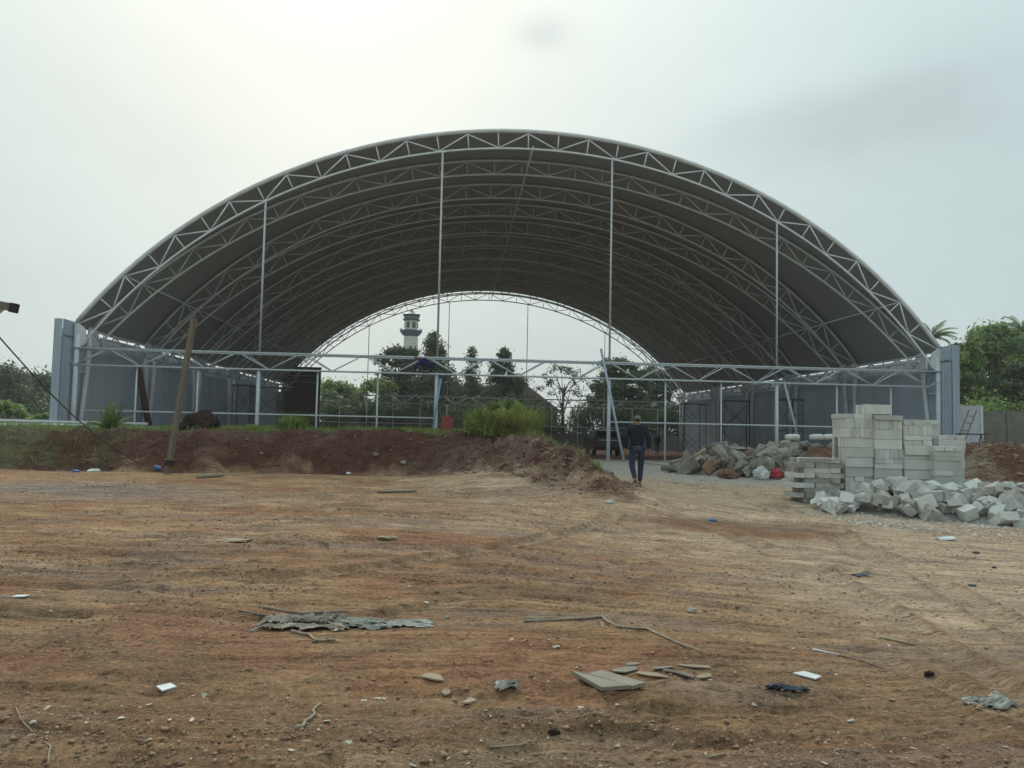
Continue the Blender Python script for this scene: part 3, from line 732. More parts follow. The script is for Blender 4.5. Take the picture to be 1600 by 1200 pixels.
# palm
def palm(px, py, Y, label):
    g = ground_at(px, Y); H = topz(px, py+28, Y)-g[2]; e = empty('palm_tree', g); tag(e, label, 'palm tree')
    link('trunk', MB().path([(0, 0, -.3), (.25, 0, H*.5), (0, 0, H)], [.2, .14, .12], 8).mesh('t', True), M_bark, e)
    rs = random.Random(4)
    for k in range(24):
        a = k*2.4+rs.random()*.4; el = rs.uniform(.15, 1.45); Ln = rs.uniform(1.9, 2.5)
        mb = MB(); pts = []; p = Vector((0, 0, 0)); e_ = el; dirh = Vector((math.cos(a), math.sin(a), 0))
        for j in range(9):
            pts.append(p.copy()); p += (dirh*math.cos(e_)+Vector((0, 0, math.sin(e_))))*Ln/8; e_ -= .17
        mb.path(pts, [.03]*4+[.015]*5, 4)
        side = dirh.cross(Vector((0, 0, 1)))
        for j in range(1, 9):
            for q in range(6):
                b0 = pts[j-1].lerp(pts[j], q/6)
                for s in (-1, 1):
                    ll = .50*math.sin(PI*(.15+.8*j/9)); tip = b0+side*s*ll*.8+dirh*.3*ll+Vector((0, 0, -.35*ll))
                    w = dirh*.035
                    mb.add([b0-w, b0+w, tip], [(0, 1, 2)])
        me = mb.mesh('frond'); a_ = me.attributes.new('leafcol', 'FLOAT_COLOR', 'POINT'); tnv = rs.uniform(.7, 1.3)
        a_.data.foreach_set('color', [tnv, tnv, tnv, 1]*len(me.vertices))
        link('frond', me, M_leafm, e, (0, 0, H))
palm(1457, 500, 66, 'coconut palm rising behind the right end of the arch')
palm(1598, 492, 62, 'palm top peeping over the trees at the right edge')

# ------------------------------------------------------------------ minaret
M_min = material('pale render', (.62, .61, .56), .8, (.54, .52, .47), 2); M_teal = material('teal glazed tiles', (.03, .075, .08), .5, (.022, .058, .062), 5); M_navy = material('blue balcony paint', (.06, .10, .18), .6)
MY = 150; mp_ = at(640, 600, MY); mz = lambda py: at(640, py, MY).z
mn = empty('minaret', (mp_.x, MY, gz(mp_.x, MY))); g0 = mn.location.z
tag(mn, 'pale minaret with a blue balcony and two tiered teal roofs', 'minaret')
px1 = MY/F_PX
def prism(rings, n=6, rot=PI/6):
    mb = MB(); vs = [(r*math.cos(rot+2*PI*k/n), r*math.sin(rot+2*PI*k/n), z-g0) for (r, z) in rings for k in range(n)]; fs = []
    for i in range(len(rings)-1):
        for k in range(n): fs.append((i*n+k, i*n+(k+1) % n, (i+1)*n+(k+1) % n, (i+1)*n+k))
    fs += [tuple(range(n))[::-1], tuple((len(rings)-1)*n+k for k in range(n))]
    return mb.add(vs, fs).mesh('p')
link('shaft', prism([(12.6*px1, g0-1), (12.2*px1, mz(526))]), M_min, mn)
link('balcony', prism([(3*px1, mz(528)), (13*px1, mz(524)), (17.5*px1, mz(518)), (17.5*px1, mz(516.5))], 12, 0), M_navy, mn)
ba = MB()
for k in range(12):
    a = 2*PI*k/12; ba.path([(16.6*px1*math.cos(a), 16.6*px1*math.sin(a), mz(516.5)-g0), (16.6*px1*math.cos(a), 16.6*px1*math.sin(a), mz(513.5)-g0)], .1, 5)
link('railing', ba.mesh('r'), M_min, mn)
link('lantern', prism([(10.8*px1, mz(517)), (10.8*px1, mz(500))]), M_min, mn)
for k in range(6):
    a = -PI/2+k*PI/3
    for s in (-1, 1):
        c_ = Vector((math.cos(a), math.sin(a), 0))*(10.8*px1*math.cos(PI/6)+.03); tdir = Vector((-math.sin(a), math.cos(a), 0))
        mb = MB(); w = 2.0*px1; zb1, zt1 = mz(513)-g0, mz(506)-g0; vs = []
        out_ = [(-w, zb1), (w, zb1), (w, zt1)]+[(w*math.cos(q), zt1+w*1.1*math.sin(q)) for q in np.linspace(.3, PI-.3, 5)]+[(-w, zt1)]
        for (u, z) in out_:
            p = c_+tdir*(u+s*3.1*px1); vs.append((p.x, p.y, z))
        n = len(vs); vs2 = [(v[0]-c_.x*.02, v[1]-c_.y*.02, v[2]) for v in vs]
        mb.add(vs+vs2, [tuple(range(n)), tuple(range(2*n-1, n-1, -1))]+[(i, n+i, n+(i+1) % n, (i+1) % n) for i in range(n)])
        link('arched_window', mb.mesh('w'), material('dark opening', (.02, .03, .035), .3) if 'M_open' not in globals() else M_open, mn)
        M_open = bpy.data.materials['dark opening']
link('lower_roof', prism([(14*px1, mz(501)), (15*px1, mz(499.5)), (11*px1, mz(496.5))]), M_teal, mn)
link('neck', prism([(11.5*px1, mz(497)), (11.5*px1, mz(495.5))]), M_min, mn)
link('upper_roof', prism([(13.0*px1, mz(496)), (15.5*px1, mz(491.5)), (8*px1, mz(489.5)), (3*px1, mz(486.5)), (.3*px1, mz(483.5))]), M_teal, mn)

# ------------------------------------------------------------------ house behind the hall
hx = at(800, 600, 96); hs_ = empty('house', (hx.x, 97, gz(hx.x, 97))); tag(hs_, 'low house with a brown hipped roof behind the trees', 'house')
hh_ = at(800, 585, 96).z-hs_.location.z; ev = at(870, 645, 96).z-hs_.location.z; hw = 75*96/F_PX
link('wall', MB().box((0, 0, ev/2-.3), (hw*2-1, 7, ev+.6)).mesh('w'), material('house wall', (.22, .19, .16), .9), hs_)
link('roof', MB().add([(-hw, -4.2, ev), (hw, -4.2, ev), (hw, 4.2, ev), (-hw, 4.2, ev), (-hw*.1, 0, hh_), (hw*.05, 0, hh_)],
     [(0, 1, 5, 4), (1, 2, 5), (2, 3, 4, 5), (3, 0, 4), (3, 2, 1, 0)]).mesh('r'), M_tile, hs_)
for dx in (-3.2, 0, 3.2):
    wn_ = link('window', MB().box((dx, -3.52, 1.6), (1.2, .08, 1.2)).mesh('wi'), M_open, hs_)
    link('frame', MB().box((dx, -3.58, 1.6), (.06, .06, 1.2)).mesh('fr'), M_white, wn_)

# ------------------------------------------------------------------ vehicles
M_carg = material('dark green car paint', (.012, .022, .018), .3, spec=.5); M_glass = material('dark glass', (.015, .02, .022), .12, spec=.5); M_chrome = material('bright trim', (.55, .56, .56), .3, metal=.6)
M_carw = material('white car paint', (.62, .62, .62), .35, spec=.5); M_tyre = material('tyre rubber', (.02, .02, .02), .9)
def car(name, label, loc, rz, W, Ln, H, paint):
    e = empty(name, loc, rz); tag(e, label, 'car')
    r0 = .33; prof = [(-.5, .32), (-.5, .62), (-.47, .66), (-.42, .98), (.10, 1.0), (.24, .64), (.46, .56), (.5, .50), (.5, .30)]
    prof = [(a*Ln, b_*H if b_ > .4 else b_*H*.7) for a, b_ in prof]
    def ext(pr, w0, topn):
        vs = []; n = len(pr)
        for s in (-1, 1):
            for (yy, zz) in pr:
                k = 1 if zz < .68*H else .84
                vs.append((s*w0/2*k, yy, zz))
        fs = [tuple(range(n)), tuple(range(2*n-1, n-1, -1))]+[(i, n+i, n+(i+1) % n, (i+1) % n) for i in range(n)]
        return MB().add(vs, fs).mesh('b')
    body = link('body', ext(prof, W, 0), paint, e)
    link('rear_window', MB().box((0, -.455*Ln, .80*H), (W*.68, .05, H*.22), Euler((.22, 0, 0)).to_matrix()).mesh('g'), M_glass, e)
    link('windscreen', MB().box((0, .178*Ln, .82*H), (W*.70, .05, H*.30), Euler((-.95, 0, 0)).to_matrix()).mesh('g'), M_glass, e)
    for s in (-1, 1):
        link('side_window', MB().box((s*W*.436, -.14*Ln, .82*H), (.05, Ln*.46, H*.2), Euler((0, -s*.14, 0)).to_matrix()).mesh('g'), M_glass, e)
        link('tail_light', MB().box((s*W*.43, -.505*Ln, .55*H), (.16, .05, .28)).mesh('t'), material('tail light', (.25, .02, .02), .3), e)
        for yy in (-.31, .31):
            w = link('wheel', MB().path([(s*(W/2-.21), yy*Ln, r0), (s*(W/2+.01), yy*Ln, r0)], r0, 18).mesh('w'), M_tyre, e)
            link('rim', MB().path([(s*(W/2-.0), yy*Ln, r0), (s*(W/2+.025), yy*Ln, r0)], r0*.6, 12).mesh('w'), M_chrome, w)
        link('mirror', MB().box((s*(W/2+.08), .14*Ln, .66*H), (.16, .09, .12)).mesh('m'), paint, e)
    link('bumper', MB().box((0, -.505*Ln, .30*H), (W*.98, .12, .18)).mesh('bp'), M_tyre, e)
    link('trim', MB().box((0, -.508*Ln, .615*H), (W*.7, .03, .05)).mesh('bp'), M_chrome, e)
    link('roof_spoiler', MB().box((0, -.44*Ln, 1.0*H), (W*.78, .35, .03)).mesh('bp'), M_chrome, e)
    return e
g = ground_at(942, 52); car('parked_car', 'dark green car parked in the shade at the back of the hall', g, .0, 1.75, 4.1, at(942, 672, 52).z-g[2], M_carg)
g = ground_at(-5, 34); gp_ = at(-5, 655, 36); g = (gp_.x, 36, gp_.z-1.5)
car('parked_car', 'white car at the left edge beyond the grassy bank', (gp_.x, 36, gp_.z-1.48), PI/2+.2, 1.7, 4.0, 1.5, M_carw)

# ------------------------------------------------------------------ people
M_skin = material('skin', (.28, .16, .10), .6)
def skin(name, verts, edges, rad, mat, parent=None, sub=2, root=0):
    bm = bmesh.new(); ly = bm.verts.layers.skin.verify(); vv = [bm.verts.new(v) for v in verts]
    for i, v in enumerate(vv):
        r_ = rad[i]; v[ly].radius = r_ if isinstance(r_, tuple) else (r_, r_); v[ly].use_root = (i == root)
    for a, b_ in edges: bm.edges.new((vv[a], vv[b_]))
    me = bpy.data.meshes.new(name); bm.to_mesh(me); bm.free()
    o = link(name, me, mat, parent)
    m = o.modifiers.new('s', 'SKIN'); m.use_smooth_shade = True; m.branch_smoothing = .3
    s = o.modifiers.new('u', 'SUBSURF'); s.levels = sub; s.render_levels = sub
    return o
def person(label, loc, rz, Ht, top, trousers, capc=None, pose='walk', hem=None, shoes=None, hair=(.02, .015, .012), lod=0):
    e = empty('person', loc, rz); tag(e, label, 'person'); e.scale = (Ht/1.72,)*3
    if pose == 'walk':
        J = dict(pel=(0, 0, .93), sp=(0, .0, 1.13), ch=(0, .0, 1.33), nk=(0, .01, 1.47), hd=(0, .025, 1.56), ht=(0, .02, 1.66))
        arms = {s: [(s*.19, 0, 1.38), (s*.275, -.03, 1.13), (s*.285, .03 if s < 0 else .0, .88)] for s in (-1, 1)}
        legs = {-1: [(-.10, 0, .88), (-.125, .0, .50), (-.085, -.22, .17)], 1: [(.10, 0, .88), (.105, .06, .49), (.08, .05, .09)]}
        feet = {-1: (-.09, -.10, .05), 1: (.09, .20, .035)}
    elif pose == 'stand':
        J = dict(pel=(0, 0, .93), sp=(0, .0, 1.13), ch=(0, .0, 1.33), nk=(0, .01, 1.47), hd=(0, .025, 1.56), ht=(0, .02, 1.66))
        arms = {s: [(s*.175, 0, 1.39), (s*.24, -.02, 1.13), (s*.20, .10, .93)] for s in (-1, 1)}
        legs = {s: [(s*.09, 0, .88), (s*.10, .01, .50), (s*.10, -.01, .09)] for s in (-1, 1)}
        feet = {s: (s*.12, .15, .035) for s in (-1, 1)}
    else:   # crouching, bent forward, reaching for the tube (faces +Y)
        J = dict(pel=(0, -.20, .30), sp=(0, -.07, .42), ch=(0, .12, .50), nk=(0, .25, .54), hd=(0, .34, .55), ht=(0, .42, .57))
        arms = {s: [(s*.17, .17, .47), (s*.24, .27, .26), (s*.15, .42, .12)] for s in (-1, 1)}
        legs = {s: [(s*.10, -.20, .28), (s*.15, .14, .36), (s*.12, -.10, .07)] for s in (-1, 1)}
        feet = {s: (s*.13, .10, .04) for s in (-1, 1)}
    V_ = []; E_ = []; R_ = []
    def nv_(p, r): V_.append(tuple(p)); R_.append(r); return len(V_)-1
    a = nv_(J['pel'], (.14, .10)); b_ = nv_(J['sp'], (.13, .095)); c_ = nv_(J['ch'], (.12, .085)); d_ = nv_(J['nk'], .052); h1 = nv_(J['hd'], (.075, .092)); h2 = nv_(J['ht'], (.065, .08))
    E_ += [(a, b_), (b_, c_), (c_, d_), (d_, h1), (h1, h2)]
    for s in (-1, 1):
        s0 = nv_(arms[s][0], .045); s1 = nv_(arms[s][1], .036); s2 = nv_(arms[s][2], .026); E_ += [(c_, s0), (s0, s1), (s1, s2)]
        w = Vector(arms[s][2]); dr = (w-Vector(arms[s][1])).normalized(); palm_ = w+dr*.07; p_ = nv_(palm_, (.020, .038)); E_.append((s2, p_))
        side = Vector((0, 1, 0)) if pose != 'crouch' else Vector((1, 0, 0))
        for q, ln in enumerate((.065, .075, .07, .055)):
            o_ = side*(.03-.02*q); f1 = nv_(palm_+dr*.035+o_, .0085); f2 = nv_(palm_+dr*(.035+ln)+o_-Vector((s*.012, 0, 0)), .007); E_ += [(p_, f1), (f1, f2)]
        t1 = nv_(palm_-dr*.02+side*.045, .010); t2 = nv_(palm_+dr*.025+side*.06, .008); E_ += [(p_, t1), (t1, t2)]
        l0 = nv_(legs[s][0], .085); l1 = nv_(legs[s][1], .055); l2 = nv_(legs[s][2], .038); ft = nv_(feet[s], (.04, .03)); E_ += [(a, l0), (l0, l1), (l1, l2), (l2, ft)]
    hd = Vector(J['hd']); fd = Vector((0, 1, 0)) if pose != 'crouch' else Vector((0, .2, -.98))
    no = nv_(hd+fd*.10, .014); E_.append((h1, no))
    for s in (-1, 1):
        er = nv_(hd+Vector((s*.082, 0, 0)), (.012, .02)); E_.append((h1, er))
    skin('body', V_, E_, R_, M_skin, e)
    mt = material('jacket cloth', top, .9, tuple(c*.7 for c in top), 6, bump=.3)
    tv = [J['pel'], J['sp'], J['ch'], J['nk']]; up_s = .02
    tv[0] = Vector(J['pel']).lerp(Vector(J['sp']), .05 if hem else 0.0)
    vs = [tuple(v) for v in tv]; rd = [(.185, .135), (.18, .13), (.20, .14), (.070, .070)]; ed = [(0, 1), (1, 2), (2, 3)]
    vs[3] = tuple(Vector(J['ch']).lerp(Vector(J['nk']), .92))
    for s in (-1, 1):
        i0 = len(vs); vs += [arms[s][0], arms[s][1], tuple(Vector(arms[s][1]).lerp(Vector(arms[s][2]), .97))]; rd += [.088, .072, .054]; ed += [(2, i0), (i0, i0+1), (i0+1, i0+2)]
    skin('jacket', vs, ed, rd, mt, e, root=1)
    if hem: 
        p = Vector(J['pel']); q = Vector(J['sp']); mh = material('pale shirt', hem, .9)
        skin('shirt', [p.lerp(q, -.75), p.lerp(q, .4)], [(0, 1)], [(.212, .165), (.18, .13)], mh, e)
    tm_ = material('trouser cloth', trousers, .9, tuple(c*.7 for c in trousers), 7, bump=.3)
    vs = [tuple(Vector(J['pel'])+Vector((0, 0, -.0)))]; rd = [(.148, .108)]; ed = []
    for s in (-1, 1):
        i0 = len(vs); an = Vector(legs[s][1]).lerp(Vector(legs[s][2]), .95); vs += [legs[s][0], legs[s][1], tuple(an)]; rd += [(.095, .10), .074, .058]; ed += [(0, i0), (i0, i0+1), (i0+1, i0+2)]
    skin('trousers', vs, ed, rd, tm_, e)
    sm = material('shoe leather', shoes or (.06, .04, .03), .7)
    for s in (-1, 1):
        an = Vector(legs[s][2]); ft = Vector(feet[s]); hl = an + (Vector((0, -.05, -.045)) if s > 0 or pose != 'walk' else Vector((0, -.03, -.01)))
        skin('shoe', [hl, an.lerp(ft, .5)+Vector((0, 0, -.01)), ft+(ft-an)*.15*Vector((1, 1, 0))], [(0, 1), (1, 2)], [(.048, .05), (.05, .045), (.045, .03)], sm, e, root=1)
    hdv, htv = Vector(J['hd']), Vector(J['ht']); ax = (htv-hdv).normalized()
    hm_ = material('hair', hair, .8)
    skin('hair', [hdv-fd*.03-ax*.05, htv-fd*.012], [(0, 1)], [(.078, .086), (.076, .084)], hm_, e)
    if capc:
        cm = material('cap cloth', capc, .9, tuple(c*.8 for c in capc), 9)
        cp = skin('cap', [hdv-ax*.015-fd*.01, htv+ax*.03], [(0, 1)], [(.108, .122), (.092, .102)], cm, e)
        link('brim', MB().add([(-.07, .09, 1.63), (.07, .09, 1.63), (.05, .19, 1.615), (-.05, .19, 1.615), (-.07, .09, 1.645), (.07, .09, 1.645), (.05, .19, 1.63), (-.05, .19, 1.63)],
             [(0, 1, 2, 3), (7, 6, 5, 4), (0, 4, 5, 1), (1, 5, 6, 2), (2, 6, 7, 3), (3, 7, 4, 0)]).mesh('brim'), cm, cp)
    for s in (-1, 1):
        ep = hdv+fd*.088+ax*.0+Vector((s*.032, 0, 0)); link('eye', MB().box(ep, (.022, .012, .012)).mesh('eye'), material('eye', (.02, .02, .02), .2) if not bpy.data.materials.get('eye') else bpy.data.materials['eye'], e)
    return e
PX = at(995, 757, 18.0)
person('man seen from behind walking to the hall, dark jacket, blue jeans, grey cap', (PX.x, 18.0, gz(PX.x, 18)+.0), 0, 1.68, (.012, .014, .022), (.035, .045, .085), (.17, .165, .14), hem=(.38, .45, .45), shoes=(.12, .06, .035))
g = ground_at(1028, 60); person('person in dark shirt and brown trousers standing at the rear right of the hall', g, 2.5, 1.6, (.015, .015, .018), (.07, .045, .035), pose='stand')
g = ground_at(972, 56); person('person in navy clothes half hidden left of the walking man', g, .8, 1.62, (.02, .025, .07), (.015, .02, .045), pose='stand')
BX = at(668, 583, 34)
person('worker in navy blue crouching on the front steel beam', (BX.x-.12, 34.0, 3.655), PI/2+.15, 1.95, (.012, .018, .10), (.02, .022, .06), pose='crouch', shoes=(.16, .10, .07))

# ------------------------------------------------------------------ scaffolds and loose poles
def scaffold(label, px, Y, w, h, dep, rz=0, mat=None, cols=2):
    g = ground_at(px, Y); e = empty('scaffold_tower', g, rz); tag(e, label, 'scaffold'); mat = mat or M_scaf
    n = max(1, round(h/1.8)); th_ = h/n
    for k in range(n):
        for s in (-1, 1):
            mb = MB(); X = s*w/2; z = k*th_
            for yy in (-dep/2, dep/2): mb.path([(X, yy, z), (X, yy, z+th_)], .03, 5)
            mb.path([(X, -dep/2, z+th_-.08), (X, dep/2, z+th_-.08)], .025, 5); mb.path([(X, -dep/2, z+th_*.5), (X, dep/2, z+th_*.5)], .02, 5)
            link('frame', mb.mesh('f'), mat, e)
        for yy in (-dep/2, dep/2):
            mb = MB(); mb.path([(-w/2, yy, z+.1), (w/2, yy, z+th_-.2)], .016, 4); mb.path([(w/2, yy, z+.1), (-w/2, yy, z+th_-.2)], .016, 4); link('cross_brace', mb.mesh('c'), mat, e)
    link('platform', MB().box((0, 0, h+.02), (w+.3, dep*.8, .05)).mesh('p'), M_wood, e)
    return e
scaffold('rusty scaffold tower left of the brown wall stub', 418, 46, 1.7, 3.5, 1.2, .1)
scaffold('blue scaffold tower beside the rusty one on the left', 382, 50, 1.1, 3.9, 1.0, .0, M_blue)
scaffold('grey scaffold tower deep on the left side near the rear arch', 452, 60, 1.6, 3.4, 1.2, .3)
scaffold('dark scaffold tower at the right rear under the arch end', 1082, 62, 1.8, 4.0, 1.2, .1)
scaffold('rusty scaffold tower against the right wall', 1150, 52, 1.6, 3.8, 1.2, -.2, M_rust)
scaffold('grey scaffold tower behind the leaning prop on the right', 1234, 42, 1.0, 3.3, 1.0, .15)
def stick(name, label, cat, a, b_, r, mat, n=8, r2=None, group=None):
    a, b_ = Vector(a), Vector(b_); o = link(name, MB().path([(0, 0, 0), b_-a], [r, r2 or r], n).mesh(name, True), mat, None, a); tag(o, label, cat, group); return o
stick('leaning_tube', 'white blue steel tube leaning at a slant left of the walking man', 'pole', at(975, 722, 33.2), at(939, 545, 33.9), .055, material('pale blue paint', (.45, .52, .62), .4))
stick('leaning_tube', 'thin blue tube leaning against the post beside the red sheet', 'pole', at(676, 672, 33.4), at(689, 592, 33.9), .045, material('mid blue paint', (.25, .36, .50), .45))
stick('steel_prop', 'dark steel prop leaning behind the beam above the concrete rubble', 'pole', at(1248, 690, 35.2), at(1225, 596, 35.2), .06, M_galv)
stick('brown_post', 'stained brown timber leaning beside the second left column', 'post', at(233, 668, 40.5), at(216, 573, 40.8), .16, M_rust)
stick('fallen_pipe', 'grey steel pipe lying on the bank at the left edge', 'pipe', at(-30, 665, 24), at(131, 666, 24.5), .07, M_galv)
stick('fallen_pipe', 'thin pale pipe lying on the grass left of the brown heap', 'pipe', at(140, 667, 25), at(250, 669, 25.5), .035, M_galv)
stick('lying_tube', 'pale steel tube lying on the gravel right of the walking man', 'pipe', at(1003, 722, 31.5), at(1085, 731, 27.8), .04, M_galv)

# leaning timber post
pb = at(260, 738, 19.6); pt = at(303, 498, 19.4); pb.z = gz(pb.x, pb.y)-.2
post = empty('timber_post', pb); tag(post, 'weathered square timber post leaning right at the foot of the bank', 'post')
rotm = (pt-pb).to_track_quat('Z', 'Y').to_matrix(); Ln = (pt-pb).length
link('shaft', MB().box(rotm @ Vector((0, 0, Ln/2)), (.115, .10, Ln), rotm).mesh('s'), M_wood, post)
link('binding', MB().path([rotm @ Vector((0, 0, .42)), rotm @ Vector((0, 0, .55))], .12, 8).mesh('b'), M_black, post)
link('end_cleat', MB().box(rotm @ Vector((.03, 0, Ln-.12)), (.09, .12, .20), rotm).mesh('s'), M_wood, post)
# pole with cross board at the left edge and its stay wire
pp = at(-95, 600, 11.5); zt0 = at(0, 478, 11.5).z
up = empty('cable_pole', (pp.x, 11.5, gz(pp.x, 11.5)-.3)); tag(up, 'wooden cross board on a pole, just outside the left edge', 'pole')
b0 = at(-120, 455, 11.5)-up.location; b1 = at(31, 483, 11.5)-up.location
link('shaft', MB().path([(0, 0, 0), (0, 0, b0.z+.25)], .08, 8).mesh('s', True), M_wood, up)
rm_ = (b1-b0).to_track_quat('X', 'Z').to_matrix()
link('cross_board', MB().box((b0+b1)/2+Vector((0, -.09, 0)), ((b1-b0).length, .05, .11), rm_).mesh('s'), M_wood, up)
link('brace', MB().path([at(16, 478, 11.5)-up.location+Vector((0, -.07, 0)), Vector((0, -.07, at(-60, 575, 11.5).z-up.location.z))], .022, 6).mesh('s'), M_galv, up)
link('end_cap', MB().box(b1+Vector((-.03, -.09, 0)), (.09, .09, .13), rm_).mesh('s'), M_black, up)
ca, cb_ = at(-40, 482, 11.5), at(216, 691, 20.6); cb_.z = gz(cb_.x, cb_.y)
pts = [ca.lerp(cb_, k/20)+Vector((0, 0, -.25*math.sin(PI*k/20))) for k in range(21)]
o = link('stay_cable', MB().path([p-ca for p in pts], .012, 5).mesh('c', True), M_black, None, ca); tag(o, 'thin black cable sloping from the left edge down to the bank', 'cable')

# ------------------------------------------------------------------ grass, reeds, weeds
def blades(rs, P, h, w, lean, seg=3):
    n = len(P); a = rs.rand(n)*2*PI; dx = np.stack([np.cos(a), np.sin(a), np.zeros(n)], 1); sd_ = np.stack([-np.sin(a), np.cos(a), np.zeros(n)], 1)
    H_ = h*(.35+.95*rs.rand(n)); Lk = lean*(.3+rs.rand(n)); vs = []
    for j in range(seg+1):
        f = j/seg; c = P + dx*(H_*Lk*f*f)[:, None] + np.array([0, 0, 1])*(H_*(f-.35*Lk*f*f*f))[:, None]
        ww = w*(1-f)**.7*.5+.0006
        vs += [c-sd_*ww, c+sd_*ww]
    Vv = np.stack(vs, 1).reshape(-1, 3); m = 2*(seg+1); o = np.arange(n)[:, None]*m
    Ff = np.concatenate([o+np.array([2*j, 2*j+1, 2*j+3, 2*j+2]) for j in range(seg)], 0)
    tn_ = np.repeat((.6+.8*rs.rand(n)), m); hu = np.repeat(rs.rand(n), m)
    return Vv, Ff, np.stack([tn_*(1+.4*(hu-.3)), tn_, tn_*(.9-.2*hu)], 1)
def blade_obj(name, P, h, w, lean, mat, seed, parent=None, seg=3):
    rs = np.random.RandomState(seed); Vv, Ff, cc = blades(rs, P, h, w, lean, seg)
    return link(name, np_mesh(name, Vv, Ff, False, {'leafcol': cc}), mat, parent)
rs = np.random.RandomState(12)
# grass on the bank top and its right shoulder
N_ = 90000; gx = rs.rand(N_)*26-22; gy = 15.5+rs.rand(N_)**1.6*14; 
zz, mk2 = terrain(gx, gy, True)
tuft = fbm(gx*1.2, gy*1.2, 3, 201)
right = sst(1.2, 2.6, gx-(21-gy)*.22)
edge_l = sst(-7.5, -9, gx)*sst(.44, .56, tuft)*.35
keep = ((mk2['d'] > 1.75+(tuft-.5)*1.0) & (mk2['d'] < 5.0) & (rs.rand(N_) < .04+.96*sst(.42, .60, tuft))) | ((mk2['d'] > .15) & (gx > 1.35+(21-gy)*.33+(tuft-.5)*.8) & (gy < 24)) | ((mk2['d'] > .1) & (mk2['d'] < 2) & (rs.rand(N_) < edge_l))
P = np.stack([gx, gy, zz], 1)[keep]
o = blade_obj('bank_grass', P, .17, .014, .6, M_grass, 3, seg=2); tag(o, 'short green grass along the top and right shoulder of the earth bank', 'grass', kind='stuff')
def clump(name, label, cat, loc, R, h, n, w, lean, mat, seed, flower=False):
    rs = np.random.RandomState(seed); e = empty(name, loc); tag(e, label, cat)
    a = rs.rand(n)*2*PI; q = R*rs.rand(n)**.6; P = np.stack([q*np.cos(a), q*np.sin(a), np.full(n, -.03)], 1)
    b_ = blade_obj('leaves', P, h, w, lean, mat, seed+1, e, 5)
    mb = MB()
    for k in range(max(3, n//60)):
        aa = rs.rand()*6.28; qq = R*rs.rand()*.8; tp = Vector((qq*math.cos(aa)*1.6, qq*math.sin(aa)*1.6, h*(.8+.3*rs.rand())))
        mb.path([(qq*math.cos(aa), qq*math.sin(aa), -.03), tp*.6+Vector((0, 0, .1*h)), tp], [.006, .005, .003], 4)
    me = mb.mesh('stems'); a_ = me.attributes.new('leafcol', 'FLOAT_COLOR', 'POINT'); a_.data.foreach_set('color', [1.2, 1.1, .9, 1]*len(me.vertices))
    link('stems', me, mat, e); return e
def on(px, Y): p = at(px, 600, Y); return (p.x, Y, gz(p.x, Y))
p = on(785, 21.2); p = (p[0], p[1], p[2]-.02)
clump('reed_bush', 'large yellow green reed clump on the right shoulder of the bank', 'reed clump', p, .70, .98, 900, .015, 1.5, M_reed, 31)
rs_ = np.random.RandomState(77); cl2 = []
for i in range(90):
    a = rs_.rand()*2*PI; q = rs_.rand()**.5*.80; cl2.append((q*math.cos(a)*1.15, q*math.sin(a)*.8, .10+rs_.rand()*.92*(1-.75*(q/.80)**2), .08+.10*rs_.rand()))
Vv, Ff, cc = leaf_cloud(rs_, np.array(cl2), 16000, .038, 2.2, .3)
o = link('leafy_bush', np_mesh('leafy_bush', Vv, Ff, False, {'leafcol': cc}), M_leafl, None, (p[0]+.05, p[1]+.25, p[2])); tag(o, 'rounded dense green bush behind the reed clump on the bank', 'bush')
p = on(822, 20.8); clump('reed_bush', 'lower right reed tuft spilling down beside the large clump', 'reed clump', p, .45, .75, 800, .016, 1.0, M_reed, 33)
p = on(752, 22.0); clump('reed_bush', 'thin reed tuft on the left of the large clump', 'reed clump', p, .35, .72, 350, .014, .9, M_reed, 35)
p = on(460, 23.5); clump('weed_clump', 'bright green weed in front of the brown rear wall stub', 'weed', p, .38, .55, 420, .03, .9, M_leafl, 37)
p = on(400, 23.5); clump('weed_clump', 'small green weed in front of the rusty scaffold', 'weed', p, .25, .22, 200, .02, .9, M_leafl, 38)
# fan-leaved plant left
def fan_plant(label, loc, h, n, seed):
    rs = random.Random(seed); e = empty('fan_leaf_plant', loc); tag(e, label, 'plant')
    for k in range(n):
        a = rs.random()*2*PI; el = rs.uniform(.35, 1.4); Ln = h*rs.uniform(.7, 1.1); d_ = Vector((math.cos(a)*math.cos(el), math.sin(a)*math.cos(el), math.sin(el)))
        mb = MB(); pts = [d_*Ln*f+Vector((0, 0, -.25*Ln*f*f*math.cos(el))) for f in (0, .25, .5, .75, 1)]
        mb.path(pts, [.012, .01, .008, .006, .003], 4); sd_ = d_.cross(Vector((0, 0, 1))).normalized()
        for j in range(1, 5):
            for q in range(4):
                b0 = pts[j-1].lerp(pts[j], q/4)
                for s in (-1, 1):
                    ll = .26*h*(1.15-.2*j); tp = b0+sd_*s*ll*.75+d_*ll*.55+Vector((0, 0, -.12*ll)); w = d_*.014; mid = (b0+tp)/2+Vector((0, 0, .03))
                    mb.add([b0, mid-w*1.4, tp, mid+w*1.4], [(0, 1, 2, 3)])
        me = mb.mesh('leaf'); tnv = rs.uniform(.6, 1.2); a_ = me.attributes.new('leafcol', 'FLOAT_COLOR', 'POINT'); a_.data.foreach_set('color', [tnv, tnv, tnv, 1]*len(me.vertices))
        link('leaf', me, M_leafm, e)
p = on(174, 22.6); fan_plant('bushy green plant with feathered leaves on the bank by the left columns', p, .85, 26, 5)

